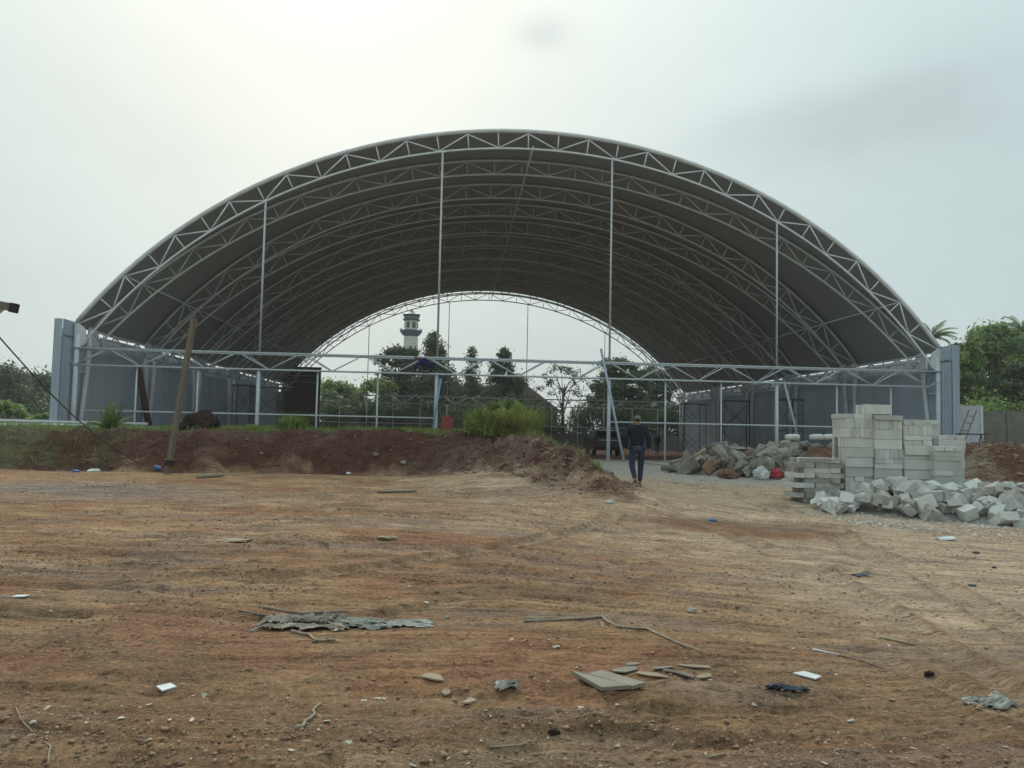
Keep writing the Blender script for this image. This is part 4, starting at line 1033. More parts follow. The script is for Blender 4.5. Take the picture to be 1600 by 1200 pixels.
# ------------------------------------------------------------------ dark heap and red sheet
p = on(316, 23.0); hp_ = empty('brown_heap', p); tag(hp_, 'rounded dark brown heap of dead brush on the bank', 'heap')
bm = bmesh.new(); bmesh.ops.create_icosphere(bm, subdivisions=4, radius=1)
for v in bm.verts:
    q = v.co; n = vnoise(np.array([q.x*3+7]), np.array([q.y*3+q.z*2]), 7)[0]-.5; n2_ = vnoise(np.array([q.x*9]), np.array([q.z*9+q.y*5]), 8)[0]-.5
    k = 1+.35*n+.16*n2_; v.co = Vector((q.x*.48*k - (.14 if q.z < 0 else 0)*abs(q.x), q.y*.35*k, max(-.1, (q.z*.42)*k+.12)))
me = bpy.data.meshes.new('heap'); bm.to_mesh(me); bm.free(); link('mass', me, M_dkbrown, hp_)
mb = MB(); rr = random.Random(3)
for k in range(90):
    a = rr.random()*6.28; el = rr.uniform(0, 1.4); b0 = Vector((math.cos(a)*math.cos(el)*.42, math.sin(a)*math.cos(el)*.3, .1+math.sin(el)*.36)); t_ = b0*1.12+Vector((rr.uniform(-.15, .15), rr.uniform(-.1, .1), rr.uniform(-.06, .10)))
    mb.path([b0, t_], [.012, .004], 4)
mb.path([(-.3, 0, .1), (-.62, 0, .16)], [.12, .05], 6)
link('twigs', mb.mesh('tw'), M_dkbrown, hp_)
p = on(698, 24.5); rp = empty('red_sheet', p, .1); tag(rp, 'faded red metal sheet leaning upright on the grass', 'metal sheet')
rt = Euler((-.2, .16, 0)).to_matrix()
for k in range(4): link('panel', MB().box(rt @ Vector((-.14+.094*k, 0, .25)), (.088, .02+.01*(k % 2), .56-.03*(k % 2)), rt).mesh('s'), M_red, rp)

# ------------------------------------------------------------------ rubble
def chunk_mesh(seed, k=14, blocky=.5):
    rs = random.Random(seed); bm = bmesh.new()
    for i in range(k):
        v = Vector((rs.uniform(-1, 1), rs.uniform(-1, 1), rs.uniform(-1, 1)))
        m = max(abs(v.x), abs(v.y), abs(v.z)); v = v.lerp(v/m, blocky); bm.verts.new(v*.5)
    bmesh.ops.convex_hull(bm, input=bm.verts); bmesh.ops.delete(bm, geom=[v for v in bm.verts if not v.link_faces], context='VERTS')
    me = bpy.data.meshes.new('chunk'); bm.to_mesh(me); bm.free(); return me
def broken_block(seed):
    """a cut block with one or two corners knocked off"""
    rs = random.Random(seed); bm = bmesh.new()
    for x_ in (-.5, .5):
        for y_ in (-.5, .5):
            for z_ in (-.5, .5):
                if rs.random() < .38:
                    for ax_ in range(3):
                        c_ = [x_, y_, z_]; c_[ax_] *= rs.uniform(.25, .85); bm.verts.new(c_)
                else: bm.verts.new((x_+rs.uniform(-.02, .02), y_+rs.uniform(-.02, .02), z_+rs.uniform(-.02, .02)))
    bmesh.ops.convex_hull(bm, input=bm.verts); bmesh.ops.delete(bm, geom=[v for v in bm.verts if not v.link_faces], context='VERTS')
    bmesh.ops.bevel(bm, geom=bm.edges[:], offset=.018, segments=1, affect='EDGES')
    me = bpy.data.meshes.new('broken'); bm.to_mesh(me); bm.free(); return me
chunks = [chunk_mesh(s, 16, .45) for s in range(14)]; slabs = [broken_block(s+50) for s in range(24)]
rr = random.Random(17)
def heap_h(x_, y_, c, r, h): 
    q = ((x_-c[0])/r[0])**2+((y_-c[1])/r[1])**2; return h*max(0, 1-q)**.8
# concrete rubble heap
cs = [((9.0, 24.8), (1.6, 1.7), .95), ((10.2, 24.2), (1.6, 1.6), 1.0), ((11.2, 23.6), (1.2, 1.3), .9), ((9.9, 23.2), (1.3, 1.1), .85), ((8.0, 25.2), (1.1, 1.2), .5)]
HR = lambda x_, y_: max(heap_h(x_, y_, *c) for c in cs)
def mound_fill(name, label, x0, x1, y0, y1, hf, mat, cat):
    n = 60; X_ = np.linspace(x0, x1, n); Y_ = np.linspace(y0, y1, n); vs = []
    for b_ in Y_:
        for a in X_:
            h = hf(a, b_); vs.append((a, b_, gz(a, b_)+(h*.62-.05+.16*(fbm(np.array([a*4]), np.array([b_*4]), 3, 7)[0]-.5) if h > 0 else -.08)))
    fs = [(j*n+i, j*n+i+1, (j+1)*n+i+1, (j+1)*n+i) for j in range(n-1) for i in range(n-1) if max(vs[j*n+i][2], 0) > -9 and hf(X_[i], Y_[j])+hf(X_[i+1], Y_[j+1]) > 0]
    o = link(name, MB().add(vs, fs).mesh(name), mat); tag(o, label, cat, kind='stuff'); return o
mound_fill('rubble_fines', 'loose grey fines inside the concrete rubble heap', 6.4, 14.2, 22, 27, HR, M_rub, 'rubble')
def drop(n, x0, x1, y0, y1, hf, mats, meshes, size, name, label, cat, group, flat=.7, minh=.02):
    k = 0; tries = 0; out_ = []
    while k < n and tries < 6000:
        tries += 1
        x_, y_ = rr.uniform(x0, x1), rr.uniform(y0, y1); h = hf(x_, y_)
        if h < minh: continue
        if out_ and min((x_-a)**2+(y_-b_)**2 for a, b_ in out_) < (size[0]*.30)**2: continue
        out_.append((x_, y_)); s = rr.uniform(*size); me = rr.choice(meshes)
        m = rr.choice(mats)
        o = bpy.data.objects.new(name, me if len(me.materials) and me.materials[0] == m else me)
        C.objects.link(o)
        if not me.materials: me.materials.append(m)
        o.location = (x_, y_, gz(x_, y_)+h*rr.uniform(.55, .92)+s*flat*.16)
        o.rotation_euler = (rr.gauss(0, .45), rr.gauss(0, .45), rr.uniform(0, 6.28)); o.scale = (s*rr.uniform(.85, 1.25), s*rr.uniform(.6, 1.0), s*flat*rr.uniform(.55, 1))
        fx = (x_-x0)/(x1-x0); wz = ('left end', 'left part', 'middle', 'right part', 'right end')[min(4, int(fx*5))]; dz = 'front' if y_ < y0+(y1-y0)*.4 else ('crest' if y_ < y0+(y1-y0)*.7 else 'rear')
        tag(o, '%s %s at the %s of the heap, %s side' % ('small' if s < size[0]+(size[1]-size[0])*.33 else ('medium' if s < size[0]+(size[1]-size[0])*.67 else 'large'), label, wz, dz), cat, group); k += 1
for i, me in enumerate(chunks): me.materials.append(M_rub if i % 7 else M_rubr)
for i, me in enumerate(slabs): me.materials.append(M_aac if i % 2 else M_aacd)
drop(295, 6.6, 13, 22.2, 26.4, HR, [M_rub], chunks, (.24, .70), 'concrete_chunk', 'grey concrete chunk', 'concrete chunk', 'broken concrete chunks in the heap')
# scattered aerated blocks in front of the stacks
ca_ = [((9.3, 15.05), (1.5, 1.3), .60), ((10.5, 14.5), (1.6, 1.5), .62), ((11.9, 13.9), (1.9, 1.6), .55), ((8.1, 15.2), (1.1, .8), .20)]
HA = lambda x_, y_: max(heap_h(x_, y_, *c) for c in ca_)
mound_fill('block_fines', 'pale crumbs and dust among the scattered blocks', 7, 15.5, 11, 16.4, lambda a, b_: HA(a, b_)*.75, M_aacd, 'rubble')
drop(299, 7.2, 12.4, 11.6, 16.0, HA, [M_aac], slabs, (.14, .36), 'broken_block', 'broken pale block', 'block', 'tumbled broken blocks', .85, .015)
# intact blocks in stacks
def block_me(seed, d_):
    """a sawn block with slightly worn corners, some of them chipped"""
    rs = random.Random(seed*7+1); bm = bmesh.new()
    for sx in (-1, 1):
        for sy in (-1, 1):
            for sz in (-1, 1):
                p = [sx*d_[0]/2, sy*d_[1]/2, sz*d_[2]/2]; sg = (sx, sy, sz)
                if rs.random() < .3:
                    for ax_ in range(3):
                        q = list(p); q[ax_] -= sg[ax_]*rs.uniform(.012, .055); bm.verts.new(q)
                else: bm.verts.new([p[i]+rs.uniform(-1, 1)*.003 for i in range(3)])
    bmesh.ops.convex_hull(bm, input=bm.verts); bmesh.ops.delete(bm, geom=[v for v in bm.verts if not v.link_faces], context='VERTS')
    bmesh.ops.dissolve_limit(bm, angle_limit=.06, verts=bm.verts, edges=bm.edges)
    bmesh.ops.bevel(bm, geom=bm.edges[:], offset=.005, segments=1, affect='EDGES')
    me = bpy.data.meshes.new('block'); bm.to_mesh(me); bm.free(); return me
BL, BW, BH = .60, .20, .10
blk = [block_me(i, (BL, BW, BH)) for i in range(9)]; blkd = [block_me(i+19, (BL, BW, BH)) for i in range(8)]
for m in blk: m.materials.append(M_aac)
for m in blkd: m.materials.append(M_aacd)
R2 = random.Random(5); NBLK = [0]
def put_block(x_, y_, z_, rot, meshes, label, group):
    o = bpy.data.objects.new('aerated_block', R2.choice(meshes)); C.objects.link(o); o.location = (x_, y_, z_); o.rotation_euler = rot
    tag(o, label, 'block', group); NBLK[0] += 1
ORD = ['lowest', 'second', 'third', 'fourth', 'fifth', 'sixth', 'seventh', 'eighth', 'ninth', 'tenth', 'eleventh', 'twelfth', 'thirteenth', 'fourteenth', 'fifteenth', 'sixteenth', 'seventeenth', 'eighteenth', 'nineteenth']
POS = {'flat_head': ['left', 'middle', 'right'], 'flat_str': ['front', 'middle', 'rear'], 'edge_head': ['far left', 'left', 'centre left', 'centre right', 'right', 'far right'], 'edge_str': ['front', 'second', 'third', 'rear']}
def stack(x0, y0, ztop, z0, meshes, label, group, jig=.008, ext=.62, rz=0, courses=None):
    """a bundle about .6 x .6 m: every course is laid one of four ways"""
    z = z0; c0 = Vector((x0, y0, 0)); Rz = Matrix.Rotation(rz, 3, 'Z'); prev = None
    nc = 0
    while z < ztop-.04:
        kind = R2.choice(['flat_head', 'flat_str', 'edge_head', 'edge_str', 'flat_str', 'edge_str'])
        if ztop-z < .18 and 'edge' in kind: kind = 'flat_head'
        oy = R2.uniform(-.015, .015); ox = R2.uniform(-.015, .015)
        if kind == 'flat_head': L_ = [((-.2+.203*i, 0), (0, 0, PI/2)) for i in range(3)]; h = BH
        elif kind == 'flat_str': L_ = [((0, -.2+.203*i), (0, 0, 0)) for i in range(3)]; h = BH
        elif kind == 'edge_head': L_ = [((-.253+.1012*i, 0), (PI/2, 0, PI/2)) for i in range(6)]; h = BW
        else: L_ = [((0, -.253+.1012*i), (PI/2, 0, 0)) for i in range(6)]; h = BW
        if kind == 'edge_str': L_ = L_[:2]+[((0, -.01), (PI/2, 0, 0)), ((0, .25), (PI/2, 0, 0))]
        for bi_, ((dx, dy), ro) in enumerate(L_):
            p_ = Rz @ Vector((dx+ox+R2.uniform(-jig, jig)*.3, dy+oy+R2.uniform(-jig, jig)*2, 0)) + c0
            put_block(p_.x, p_.y, z+h/2, (ro[0], ro[1], ro[2]+rz+R2.uniform(-.006, .006)*jig*100), meshes, 'pale %s aerated block in the %s course of %s' % (POS[kind][bi_], ORD[nc], label), group)
        z += h+.002; nc += 1
    return z
lab = lambda s: ('aerated_block', 'pale aerated block in the %s bundle of the tall stack' % s, 'blocks in the %s bundle' % s)
def st(nm, px, Y, py_top, meshes=blk, rz=0, jig=.008):
    p = at(px, 700, Y); zt_ = at(px, py_top, Y).z; z0 = gz(p.x, Y)-.03
    stack(p.x, Y+.3, zt_, z0, meshes, 'the %s bundle' % nm, 'blocks in the %s bundle' % nm, jig, rz=rz)
st('tall leftmost stacked', 1343, 16.0, 645)
st('second tall stacked', 1389, 15.95, 650)
st('third stepped', 1435, 15.92, 660)
st('lower right stepped', 1482, 15.75, 698)
st('rear middle', 1447, 16.65, 656)
st('rear right stepped', 1487, 16.3, 682)
p = at(1358, 640, 16.2)
zc = max(o.location.z for o in C.objects if o.name.startswith('aerated_block') and abs(o.location.x-at(1343, 700, 16).x) < .3)+.155
for i in range(3): put_block(p.x+.1, 16.1+.12*i, zc, (PI/2, 0, .02), blk, 'pale block on edge atop the tallest bundle, %s of three' % ['front', 'middle', 'rear'][i], 'top blocks of the tallest bundle')
# small grey stack with uneven courses at the left
zb0 = gz(7.6, 16.4)-.02
for c_ in range(9):
    z = zb0+BH/2+c_*.103; odd = c_ % 2
    for j in range(3):
        put_block((7.50 if not odd else 7.74)+R2.uniform(-.03, .03), 16.02+j*.208+R2.uniform(-.004, .004), z, (0, 0, R2.uniform(-.02, .02)), blkd if R2.random() < .7 else blk, 'grey weathered block laid sideways in the %s course of the low stack, %s row' % (ORD[c_], ['front', 'middle', 'rear'][j]), 'blocks in the low uneven stack')
    for j in range(1 if c_ > 7 else (1 if R2.random() < .3 else 2)):
        X = (7.93+.205*j-.06) if not odd else (7.33-.205*j)
        if X > 8.05: continue
        put_block(X, 16.22+R2.uniform(-.06, .03), z, (0, 0, PI/2+R2.uniform(-.03, .03)), blkd if R2.random() < .7 else blk, 'grey weathered block laid end on in the %s course of the low stack, %s one' % (ORD[c_], ['inner', 'outer'][j]), 'blocks in the low uneven stack')
# white rolls on the berm
M_bag = material('white sack cloth', (.60, .61, .60), .8, (.48, .49, .48), 7, bump=.4)
for i, (px, py, wpx) in enumerate([(1238, 683, 22), (1276, 683, 22), (1296, 683, 20)]):
    p = at(px, py, 21.6); w = wpx/F_PX*21.6; z = max(p.z, gz(p.x, 21.6)+.07)
    o = link('white_roll', MB().path([(-w/2, 0, -.01), (-w/4, 0, 0), (w/4, 0, .01), (w/2, 0, 0)], [.07, .085, .085, .075], 10).mesh('r', True), M_bag, None, (p.x, 21.6, z))
    tag(o, ['white sack roll lying above the grey rubble, leftmost of three', 'white sack roll in the middle above the brick coloured soil', 'white sack roll nearest the tall block stack'][i], 'sack')
# sacks in the rubble
def crumple(name, label, cat, loc, dims, mat, seed, sub=3):
    bm = bmesh.new(); bmesh.ops.create_icosphere(bm, subdivisions=sub, radius=.5)
    for v in bm.verts:
        q = v.co.copy(); n = vnoise(np.array([q.x*7+seed]), np.array([q.y*7+q.z*4]), seed)[0]-.5; m = vnoise(np.array([q.x*16+seed]), np.array([q.z*16+q.y*9]), seed+3)[0]-.5
        k = 1+.7*n+.35*m; v.co = Vector((q.x*k*dims[0], q.y*k*dims[1], max(-.3, q.z*k)*dims[2]))
    me = bpy.data.meshes.new(name); bm.to_mesh(me); bm.free(); o = link(name, me, mat, None, loc); tag(o, label, cat); return o
M_bagr = material('red plastic', (.42, .045, .06), .5, (.30, .03, .045), 8)
p = at(1214, 737, 22.0); crumple('red_bag', 'crumpled red plastic bag at the foot of the concrete rubble', 'bag', (p.x, 22.0, gz(p.x, 22.0)+.14), (.34, .25, .32), M_bagr, 3)
p = at(1190, 738, 22.0); crumple('white_sack', 'crumpled white sack left of the red bag', 'sack', (p.x, 22.0, gz(p.x, 22)+.15), (.48, .3, .42), M_bag, 5)
p = at(1138, 737, 22.3); crumple('rusty_lump', 'rust brown lump at the front of the concrete rubble', 'rubble', (p.x, 22.3, gz(p.x, 22.3)+.1), (.55, .35, .28), M_rubr, 8)
stick('wood_offcut', 'short pale timber sticking out of the concrete rubble at its left end', 'timber', at(1084, 714, 24.0), at(1102, 702, 24.2), .05, M_woodg)

# sheet metal screen, ladder and trestle at right
sp = at(1512, 690, 33.4); ms_ = empty('metal_screen', (sp.x, 33.4, gz(sp.x, 33.4)-.05)); tag(ms_, 'low pale ribbed metal screen joining the right wall end', 'metal screen')
hw_ = (at(1530, 660, 33.4).x-at(1492, 660, 33.4).x); zt_ = at(1512, 634, 33.4).z-ms_.location.z
pme = panel_mesh(hw_/2, zt_, 1)
for k in range(2): link('panel', pme, material('pale sheet metal', (.50, .54, .58), .45, metal=.1) if k == 0 else bpy.data.materials['pale sheet metal'], ms_, (-hw_/2+k*hw_/2, 0, 0), (0, 0, -PI/2) if False else (0, 0, -PI/2))
for ch in ms_.children: ch.rotation_euler = (0, 0, -PI/2); ch.location = (ch.location.x, 0, 0)
link('post', MB().box((hw_/2+.08, 0, zt_/2), (.12, .1, zt_)).mesh('p'), M_galv, ms_)
la, lb = at(1494, 692, 31.5), at(1514, 641, 32.6)
ld = empty('ladder', la); tag(ld, 'short dark wooden ladder leaning on the pale metal screen', 'ladder')
off = Vector((.34, 0, 0)); dv_ = lb-la
for s in (0, 1): link('stile', MB().path([off*s, dv_+off*s], .03, 6).mesh('s'), M_wood, ld)
for k in (.15, .38, .6, .82): link('rung', MB().path([dv_*k, dv_*k+off], .02, 6).mesh('r'), M_wood, ld)
t0 = at(1500, 678, 30.5); td = empty('trestle', (t0.x, 30.5, gz(t0.x, 30.5))); tag(td, 'dark steel trestle table beside the ladder', 'trestle')
th__ = t0.z-td.location.z; th__ = max(th__, .6)
link('top_bar', MB().box((.45, 0, th__), (1.1, .3, .05)).mesh('b'), M_rust, td)
for dx in (0, .9):
    for s in (-1, 1): link('leg', MB().path([(dx, 0, th__), (dx-.18*s-.1, s*.2, 0)], .022, 5).mesh('l'), M_rust, td)

# ------------------------------------------------------------------ litter and stones in the foreground
def gy_for(px, py):
    """distance at which the ground passes through this photograph position"""
    d_ = fwd*F_PX + rc*(px-800) - uc*(py-600); Y = 3.0; best = None
    ysx = np.concatenate([np.arange(2.6, 30, .02)]); P_ = np.array([EYE + d_*(q/d_.y) for q in ysx]); g_ = terrain(P_[:, 0], P_[:, 1]); k = np.argmax(P_[:, 2] < g_)
    return P_[k][0], P_[k][1], g_[k]
def flat_poly(name, label, cat, px, py, pts, mat, th=.004, curl=.008, rz=0, wave=0, seed=1):
    """pts: outline in metres around the centre"""
    x_, y_, z_ = gy_for(px, py); rs = random.Random(seed); n = len(pts); mb = MB()
    Rz = Matrix.Rotation(rz, 2)
    w = [Rz @ Vector(q) for q in pts]; cz = [rs.uniform(0, curl) for _ in pts]
    gzz = [gz(x_+q[0], y_+q[1])-z_ for q in w]; gzz = [g_*.6 for g_ in gzz]
    top_ = [(q[0], q[1], th+.006+cz[i]+gzz[i]) for i, q in enumerate(w)]; bot_ = [(q[0], q[1], .002+cz[i]+gzz[i]-.0) for i, q in enumerate(w)]
    c1_ = (0, 0, th+.004); c0_ = (0, 0, .0)
    mb.add(top_+bot_+[c1_, c0_], [(i, (i+1) % n, 2*n) for i in range(n)]+[((i+1) % n+n, i+n, 2*n+1) for i in range(n)]+[(i+n, (i+1) % n+n, (i+1) % n, i) for i in range(n)])
    o = link(name, mb.mesh(name), mat, None, (x_, y_, z_)); tag(o, label, cat); return o
def rough(w, h, seed, n=7, j=.25):
    rs = random.Random(seed); return [(w/2*math.cos(2*PI*k/n)*(1-rs.random()*j), h/2*math.sin(2*PI*k/n)*(1-rs.random()*j)) for k in range(n)]
M_paper = material('white paper', (.68, .70, .70), .7, (.6, .62, .62), 5); M_card = material('brown cardboard', (.36, .29, .20), .85, (.28, .22, .15), 7, bump=.2)
M_board = material('grey plywood', (.27, .245, .20), .85, (.20, .18, .145), 5, bump=.2); M_bluep = material('blue plastic', (.05, .14, .36), .4); M_blackp = material('dark plastic', (.025, .035, .05), .35, (.05, .07, .10), 9)
flat_poly('paper_tile', 'square white paper lying on the dirt at lower left', 'paper', 258, 1077, [(-.05, 0), (0, -.045), (.06, .01), (.01, .055)], M_paper, .004, .004)
flat_poly('paper_tile', 'small white scrap near the left edge', 'paper', 31, 934, [(-.06, -.02), (.05, -.03), (.07, .02), (-.04, .03)], M_paper, .004, .01)
flat_poly('cardboard_piece', 'pointed tan cardboard piece in the lower centre', 'cardboard', 674, 1062, [(-.085, .06), (-.02, .075), (.05, .03), (.08, -.05), (.02, -.04), (-.06, .01)], M_card, .006, .015)
flat_poly('cardboard_piece', 'small square tan chip right of the pointed piece', 'cardboard', 732, 1098, [(-.04, 0), (0, -.035), (.05, .01), (.01, .05)], M_card, .005, .005)
flat_poly('cardboard_piece', 'tiny tan chip between the pointed piece and the square one', 'cardboard', 697, 1084, rough(.06, .06, 3), M_card, .006, .005)
x_, y_, z_ = gy_for(950, 1072); bd = empty('plywood_board', (x_, y_, z_+.0)); tag(bd, 'grey board split into two strips, lying in the foreground', 'board')
def quad_board(pts, zt, nm, mat):
    w_ = []
    for (a, b_) in pts:
        q = gy_for(a, b_); w_.append(Vector((q[0]-x_, q[1]-y_, (q[2]-z_)*.5)))
    v = [(p.x, p.y, zt+p.z) for p in w_]+[(p.x, p.y, zt+p.z-.022) for p in w_]
    link(nm, MB().add(v, [(0, 1, 2, 3), (7, 6, 5, 4), (0, 4, 5, 1), (1, 5, 6, 2), (2, 6, 7, 3), (3, 7, 4, 0)]).mesh(nm), mat, bd)
quad_board([(892, 1061), (940, 1085), (985, 1081), (916, 1061)], .028, 'strip', M_board); quad_board([(919, 1060), (987, 1080), (1008, 1077), (940, 1054)], .024, 'strip', M_board)
for i, (px, py, w, h, rz) in enumerate([(976, 1052, .17, .09, .2), (1020, 1060, .22, .06, -.4), (1060, 1055, .20, .05, -.5), (1085, 1045, .22, .05, -.3), (990, 1040, .12, .06, .4), (1100, 1062, .10, .05, .1), (1035, 1047, .16, .06, .3)]):
    flat_poly('wood_scrap', ['thin brown wood scrap behind the grey board, nearest its far edge', 'narrow wood sliver just right of the grey board', 'long pale wood sliver right of the grey board', 'pale wood sliver farthest right in the scrap patch', 'small wood scrap above the grey board', 'short wood chip at the right end of the scrap patch', 'pale chip in the middle of the scrap patch'][i], 'wood scrap', px, py, [(-w/2, -h*.2), (-w*.1, -h/2), (w/2, -h*.3), (w*.42, h*.2), (w*.1, h/2), (-w*.4, h*.3)], M_card if i % 2 else M_board, .004, .012, rz, seed=i)
flat_poly('white_scrap', 'torn white paper at lower right above the dark plastic strip', 'paper', 1262, 1060, [(-.08, .04), (.0, .05), (.08, -.02), (.03, -.045)], M_paper, .004, .012)
# dark plastic strip and torn cloth: crumpled sheets
def cloth(name, label, cat, px, py, w, h, mat, seed, rz=0, amp=.05, nn=80, ragged=.5, flaps=2):
    x_, y_, z_ = gy_for(px, py); rs = np.random.RandomState(seed); root = None
    for q in range(flaps):
        sd = seed+q*31; ww = w*(1 if q == 0 else rs.uniform(.35, .6)); hh = h*(1 if q == 0 else rs.uniform(.5, .8)); ox = 0 if q == 0 else rs.uniform(-.3, .3)*w; oy = 0 if q == 0 else rs.uniform(-.2, .2)*h
        U, Vv = np.meshgrid(np.linspace(-1, 1, nn), np.linspace(-1, 1, nn//2)); ang = rz+rs.normal()*.12*(q > 0)
        X_ = U*ww/2 + .06*ww*(fbm(Vv*3+sd, U*2, 3, sd)-.5); Y_ = Vv*hh/2 + .5*hh*(fbm(U*1.6+sd, Vv*1.5, 3, sd+2)-.5)
        XX = X_*math.cos(ang)-Y_*math.sin(ang)+ox; YY = X_*math.sin(ang)+Y_*math.cos(ang)+oy
        sk = Vv*3.2+U*1.1*math.sin(sd); r1 = 1-np.abs(2*fbm(U*1.3+sd, sk, 3, sd+4)-1); r2 = 1-np.abs(2*fbm(U*3.1+sd, Vv*7+U*2, 3, sd+6)-1)
        ZZ = terrain(XX+x_, YY+y_)-z_ + .004 + .012*q + amp*(np.clip(r1-.55, 0, 1)*1.7 + np.clip(r2-.6, 0, 1)*.8)*np.clip(1.25-U**4-Vv**4*.6, .1, 1)
        edge = fbm(U*3+sd, Vv*3, 5, sd+9, .65); keep = (np.maximum(np.abs(U), np.abs(Vv)) + (edge-.5)*ragged*2.4) < .90
        Vx = np.stack([XX, YY, ZZ], 2).reshape(-1, 3); n0 = U.shape[1]
        k4 = keep[:-1, :-1] & keep[1:, 1:] & keep[:-1, 1:] & keep[1:, :-1]; jj, ii_ = np.nonzero(k4); a0 = jj*n0+ii_
        me = np_mesh(name, Vx, np.stack([a0, a0+1, a0+n0+1, a0+n0], 1), True)
        if q == 0: root = link(name, me, mat, None, (x_, y_, z_)); tag(root, label, cat); o = root
        else: o = link('flap', me, mat, root)
        m = o.modifiers.new('t', 'SOLIDIFY'); m.thickness = .003
    return root
M_tarp = material('torn grey green tarp', (.44, .40, .32), .8, (.15, .13, .10), 9, bump=.8, stretch=(.5, 2, 1)); M_tarpb = material('torn blue grey tarp', (.42, .44, .39), .8, (.18, .17, .14), 16, bump=.8, stretch=(.6, 2, 1))
cloth('torn_tarp', 'torn grey tarpaulin lying crumpled in the dirt, left half', 'tarpaulin', 475, 980, .74, .40, M_tarp, 3, -.05, .045, 110, .5, 4)
cloth('torn_tarp', 'shredded blue grey tarpaulin strip, right half of the torn pair', 'tarpaulin', 600, 980, .80, .32, M_tarpb, 9, -.02, .026, 110, .62, 3)
cloth('plastic_strip', 'dark blue black plastic strip at lower right', 'plastic strip', 1232, 1082, .28, .055, M_blackp, 12, -.12, .03, 30)
cloth('cloth_scrap', 'pale grey rag pressed in the dirt at the right edge', 'rag', 1545, 1102, .36, .15, M_tarpb, 15, -.3, .02, ragged=.7)
cloth('cloth_scrap', 'rounded grey rag in the lower centre', 'rag', 791, 1077, .17, .09, M_tarpb, 18, 0, .03, 30, .3)
# sticks on the ground
def gstick(name, label, pxs, r, mat, group=None, cat='stick', r2=None, lift=.0):
    P_ = [Vector(gy_for(*q)) for q in pxs]; o0 = P_[0]
    pts = []
    for a, b_ in zip(P_[:-1], P_[1:]): pts += [a.lerp(b_, k/3) for k in range(3)]
    pts.append(P_[-1]); rr_ = random.Random(len(label)); n = len(pts)
    pts = [p+Vector((rr_.gauss(0, r*.5), rr_.gauss(0, r*.5), r*.7+lift)) for p in pts]
    o = link(name, MB().path([p-o0 for p in pts], [r*(1-.5*k/n) for k in range(n)], 6).mesh(name, True), mat, None, o0); tag(o, label, cat, group); return o
gstick('branch', 'long pale split branch bent across the centre right foreground', [(818, 972), (870, 971), (940, 966), (965, 981), (1010, 985), (1060, 1008), (1098, 1022)], .013, M_woodg)
gstick('branch', 'upper twin of the long split branch', [(820, 968), (880, 968), (938, 966)], .010, M_woodg)
gstick('branch', 'curved grey root below the torn tarp', [(456, 990), (480, 993), (495, 1002), (523, 1002)], .013, M_woodg)
gstick('branch', 'dark stick at the upper left end of the torn tarp', [(372, 956), (410, 963), (435, 967)], .009, M_wood)
gstick('branch', 'brown stick lying over the torn tarp', [(412, 968), (470, 975), (545, 972)], .014, M_wood, lift=.07)
gstick('branch', 'grey forked stick standing out at lower left of centre', [(462, 1140), (476, 1136), (487, 1118), (500, 1103)], .012, M_woodg)
gstick('branch', 'thin pale stick at right, partly white', [(1270, 1018), (1312, 1024)], .008, M_paper)
gstick('branch', 'thin brown stick continuing right of the white one', [(1312, 1024), (1350, 1036), (1380, 1046)], .006, M_wood)
gstick('branch', 'short flat wood strip at the right', [(1376, 997), (1430, 1010)], .010, M_card)
gstick('branch', 'thin dead stem curling up the lower left corner', [(75, 1200), (78, 1172), (55, 1150), (32, 1125), (25, 1105)], .005, M_woodg)
gstick('branch', 'short twig near the bottom edge, left of centre', [(765, 1175), (832, 1166)], .006, M_woodg)
gstick('branch', 'short pale twig near the bottom, right of centre', [(1108, 1187), (1134, 1180)], .006, M_woodg)
gstick('plank', 'broken dark plank on the ground at the foot of the bank', [(588, 771), (650, 769)], .03, M_wood, cat='plank')
gstick('plank', 'pale timber offcut at the foot of the bank near the leaning post', [(312, 748), (350, 744)], .06, M_woodg, cat='plank')
# small coloured litter
lit = [(245, 735, .20, .14, M_bluep, 'crumpled blue plastic at the foot of the leaning post'), (118, 738, .2, .1, M_bluep, 'small blue plastic piece on the ground at left'), (146, 737, .3, .1, M_paper, 'white plastic piece right of the small blue one'),
       (1112, 814, .22, .05, M_bluep, 'flat blue lid on the red soil'), (545, 741, .16, .06, M_paper, 'white scrap at the foot of the bank, centre'), (1478, 844, .3, .08, M_paper, 'pale crumpled paper on the wheel track'),
       (1345, 900, .17, .04, M_blackp, 'dark folded scrap on the wheel track'), (1525, 865, .12, .04, M_blackp, 'dark scrap near the right edge, upper one'), (1519, 916, .09, .03, M_blackp, 'dark scrap near the right edge, lowest one'), (1554, 888, .06, .03, M_blackp, 'tiny blue black scrap between the other two'),
       (605, 842, .22, .05, M_card, 'pale scrap in the middle of the bare ground'), (365, 845, .35, .04, M_card, 'long flat scrap left of centre on the bare ground'), (953, 787, .16, .10, M_aac, 'white block fragment at the toe of the bank'), (587, 712, .17, .13, M_rub, 'grey green stone half way up the bank'), (630, 725, .17, .12, M_rub, 'grey stone low on the bank face'),
       (1270, 772, .22, .12, M_dkbrown, 'dark clod in front of the low block stack'), (1452, 1058, .08, .05, M_dkbrown, 'dark clod at right in the foreground'), (866, 1149, .06, .04, M_dkbrown, 'small dark clod near the bottom centre'), (1080, 957, .09, .06, M_aacd, 'round grey stone right of the split branch')]
for i, (px, py, w, h, m, l) in enumerate(lit):
    q = gy_for(px, py); nm = 'plastic_scrap' if m in (M_bluep, M_blackp) else ('stone' if m in (M_aac, M_aacd) else ('dirt_clod' if m is M_dkbrown else 'paper_scrap'))
    crumple(nm, l, nm.replace('_', ' '), (q[0], q[1], q[2]+h*.2), (w, w*.6, h), m, i+20, 2)
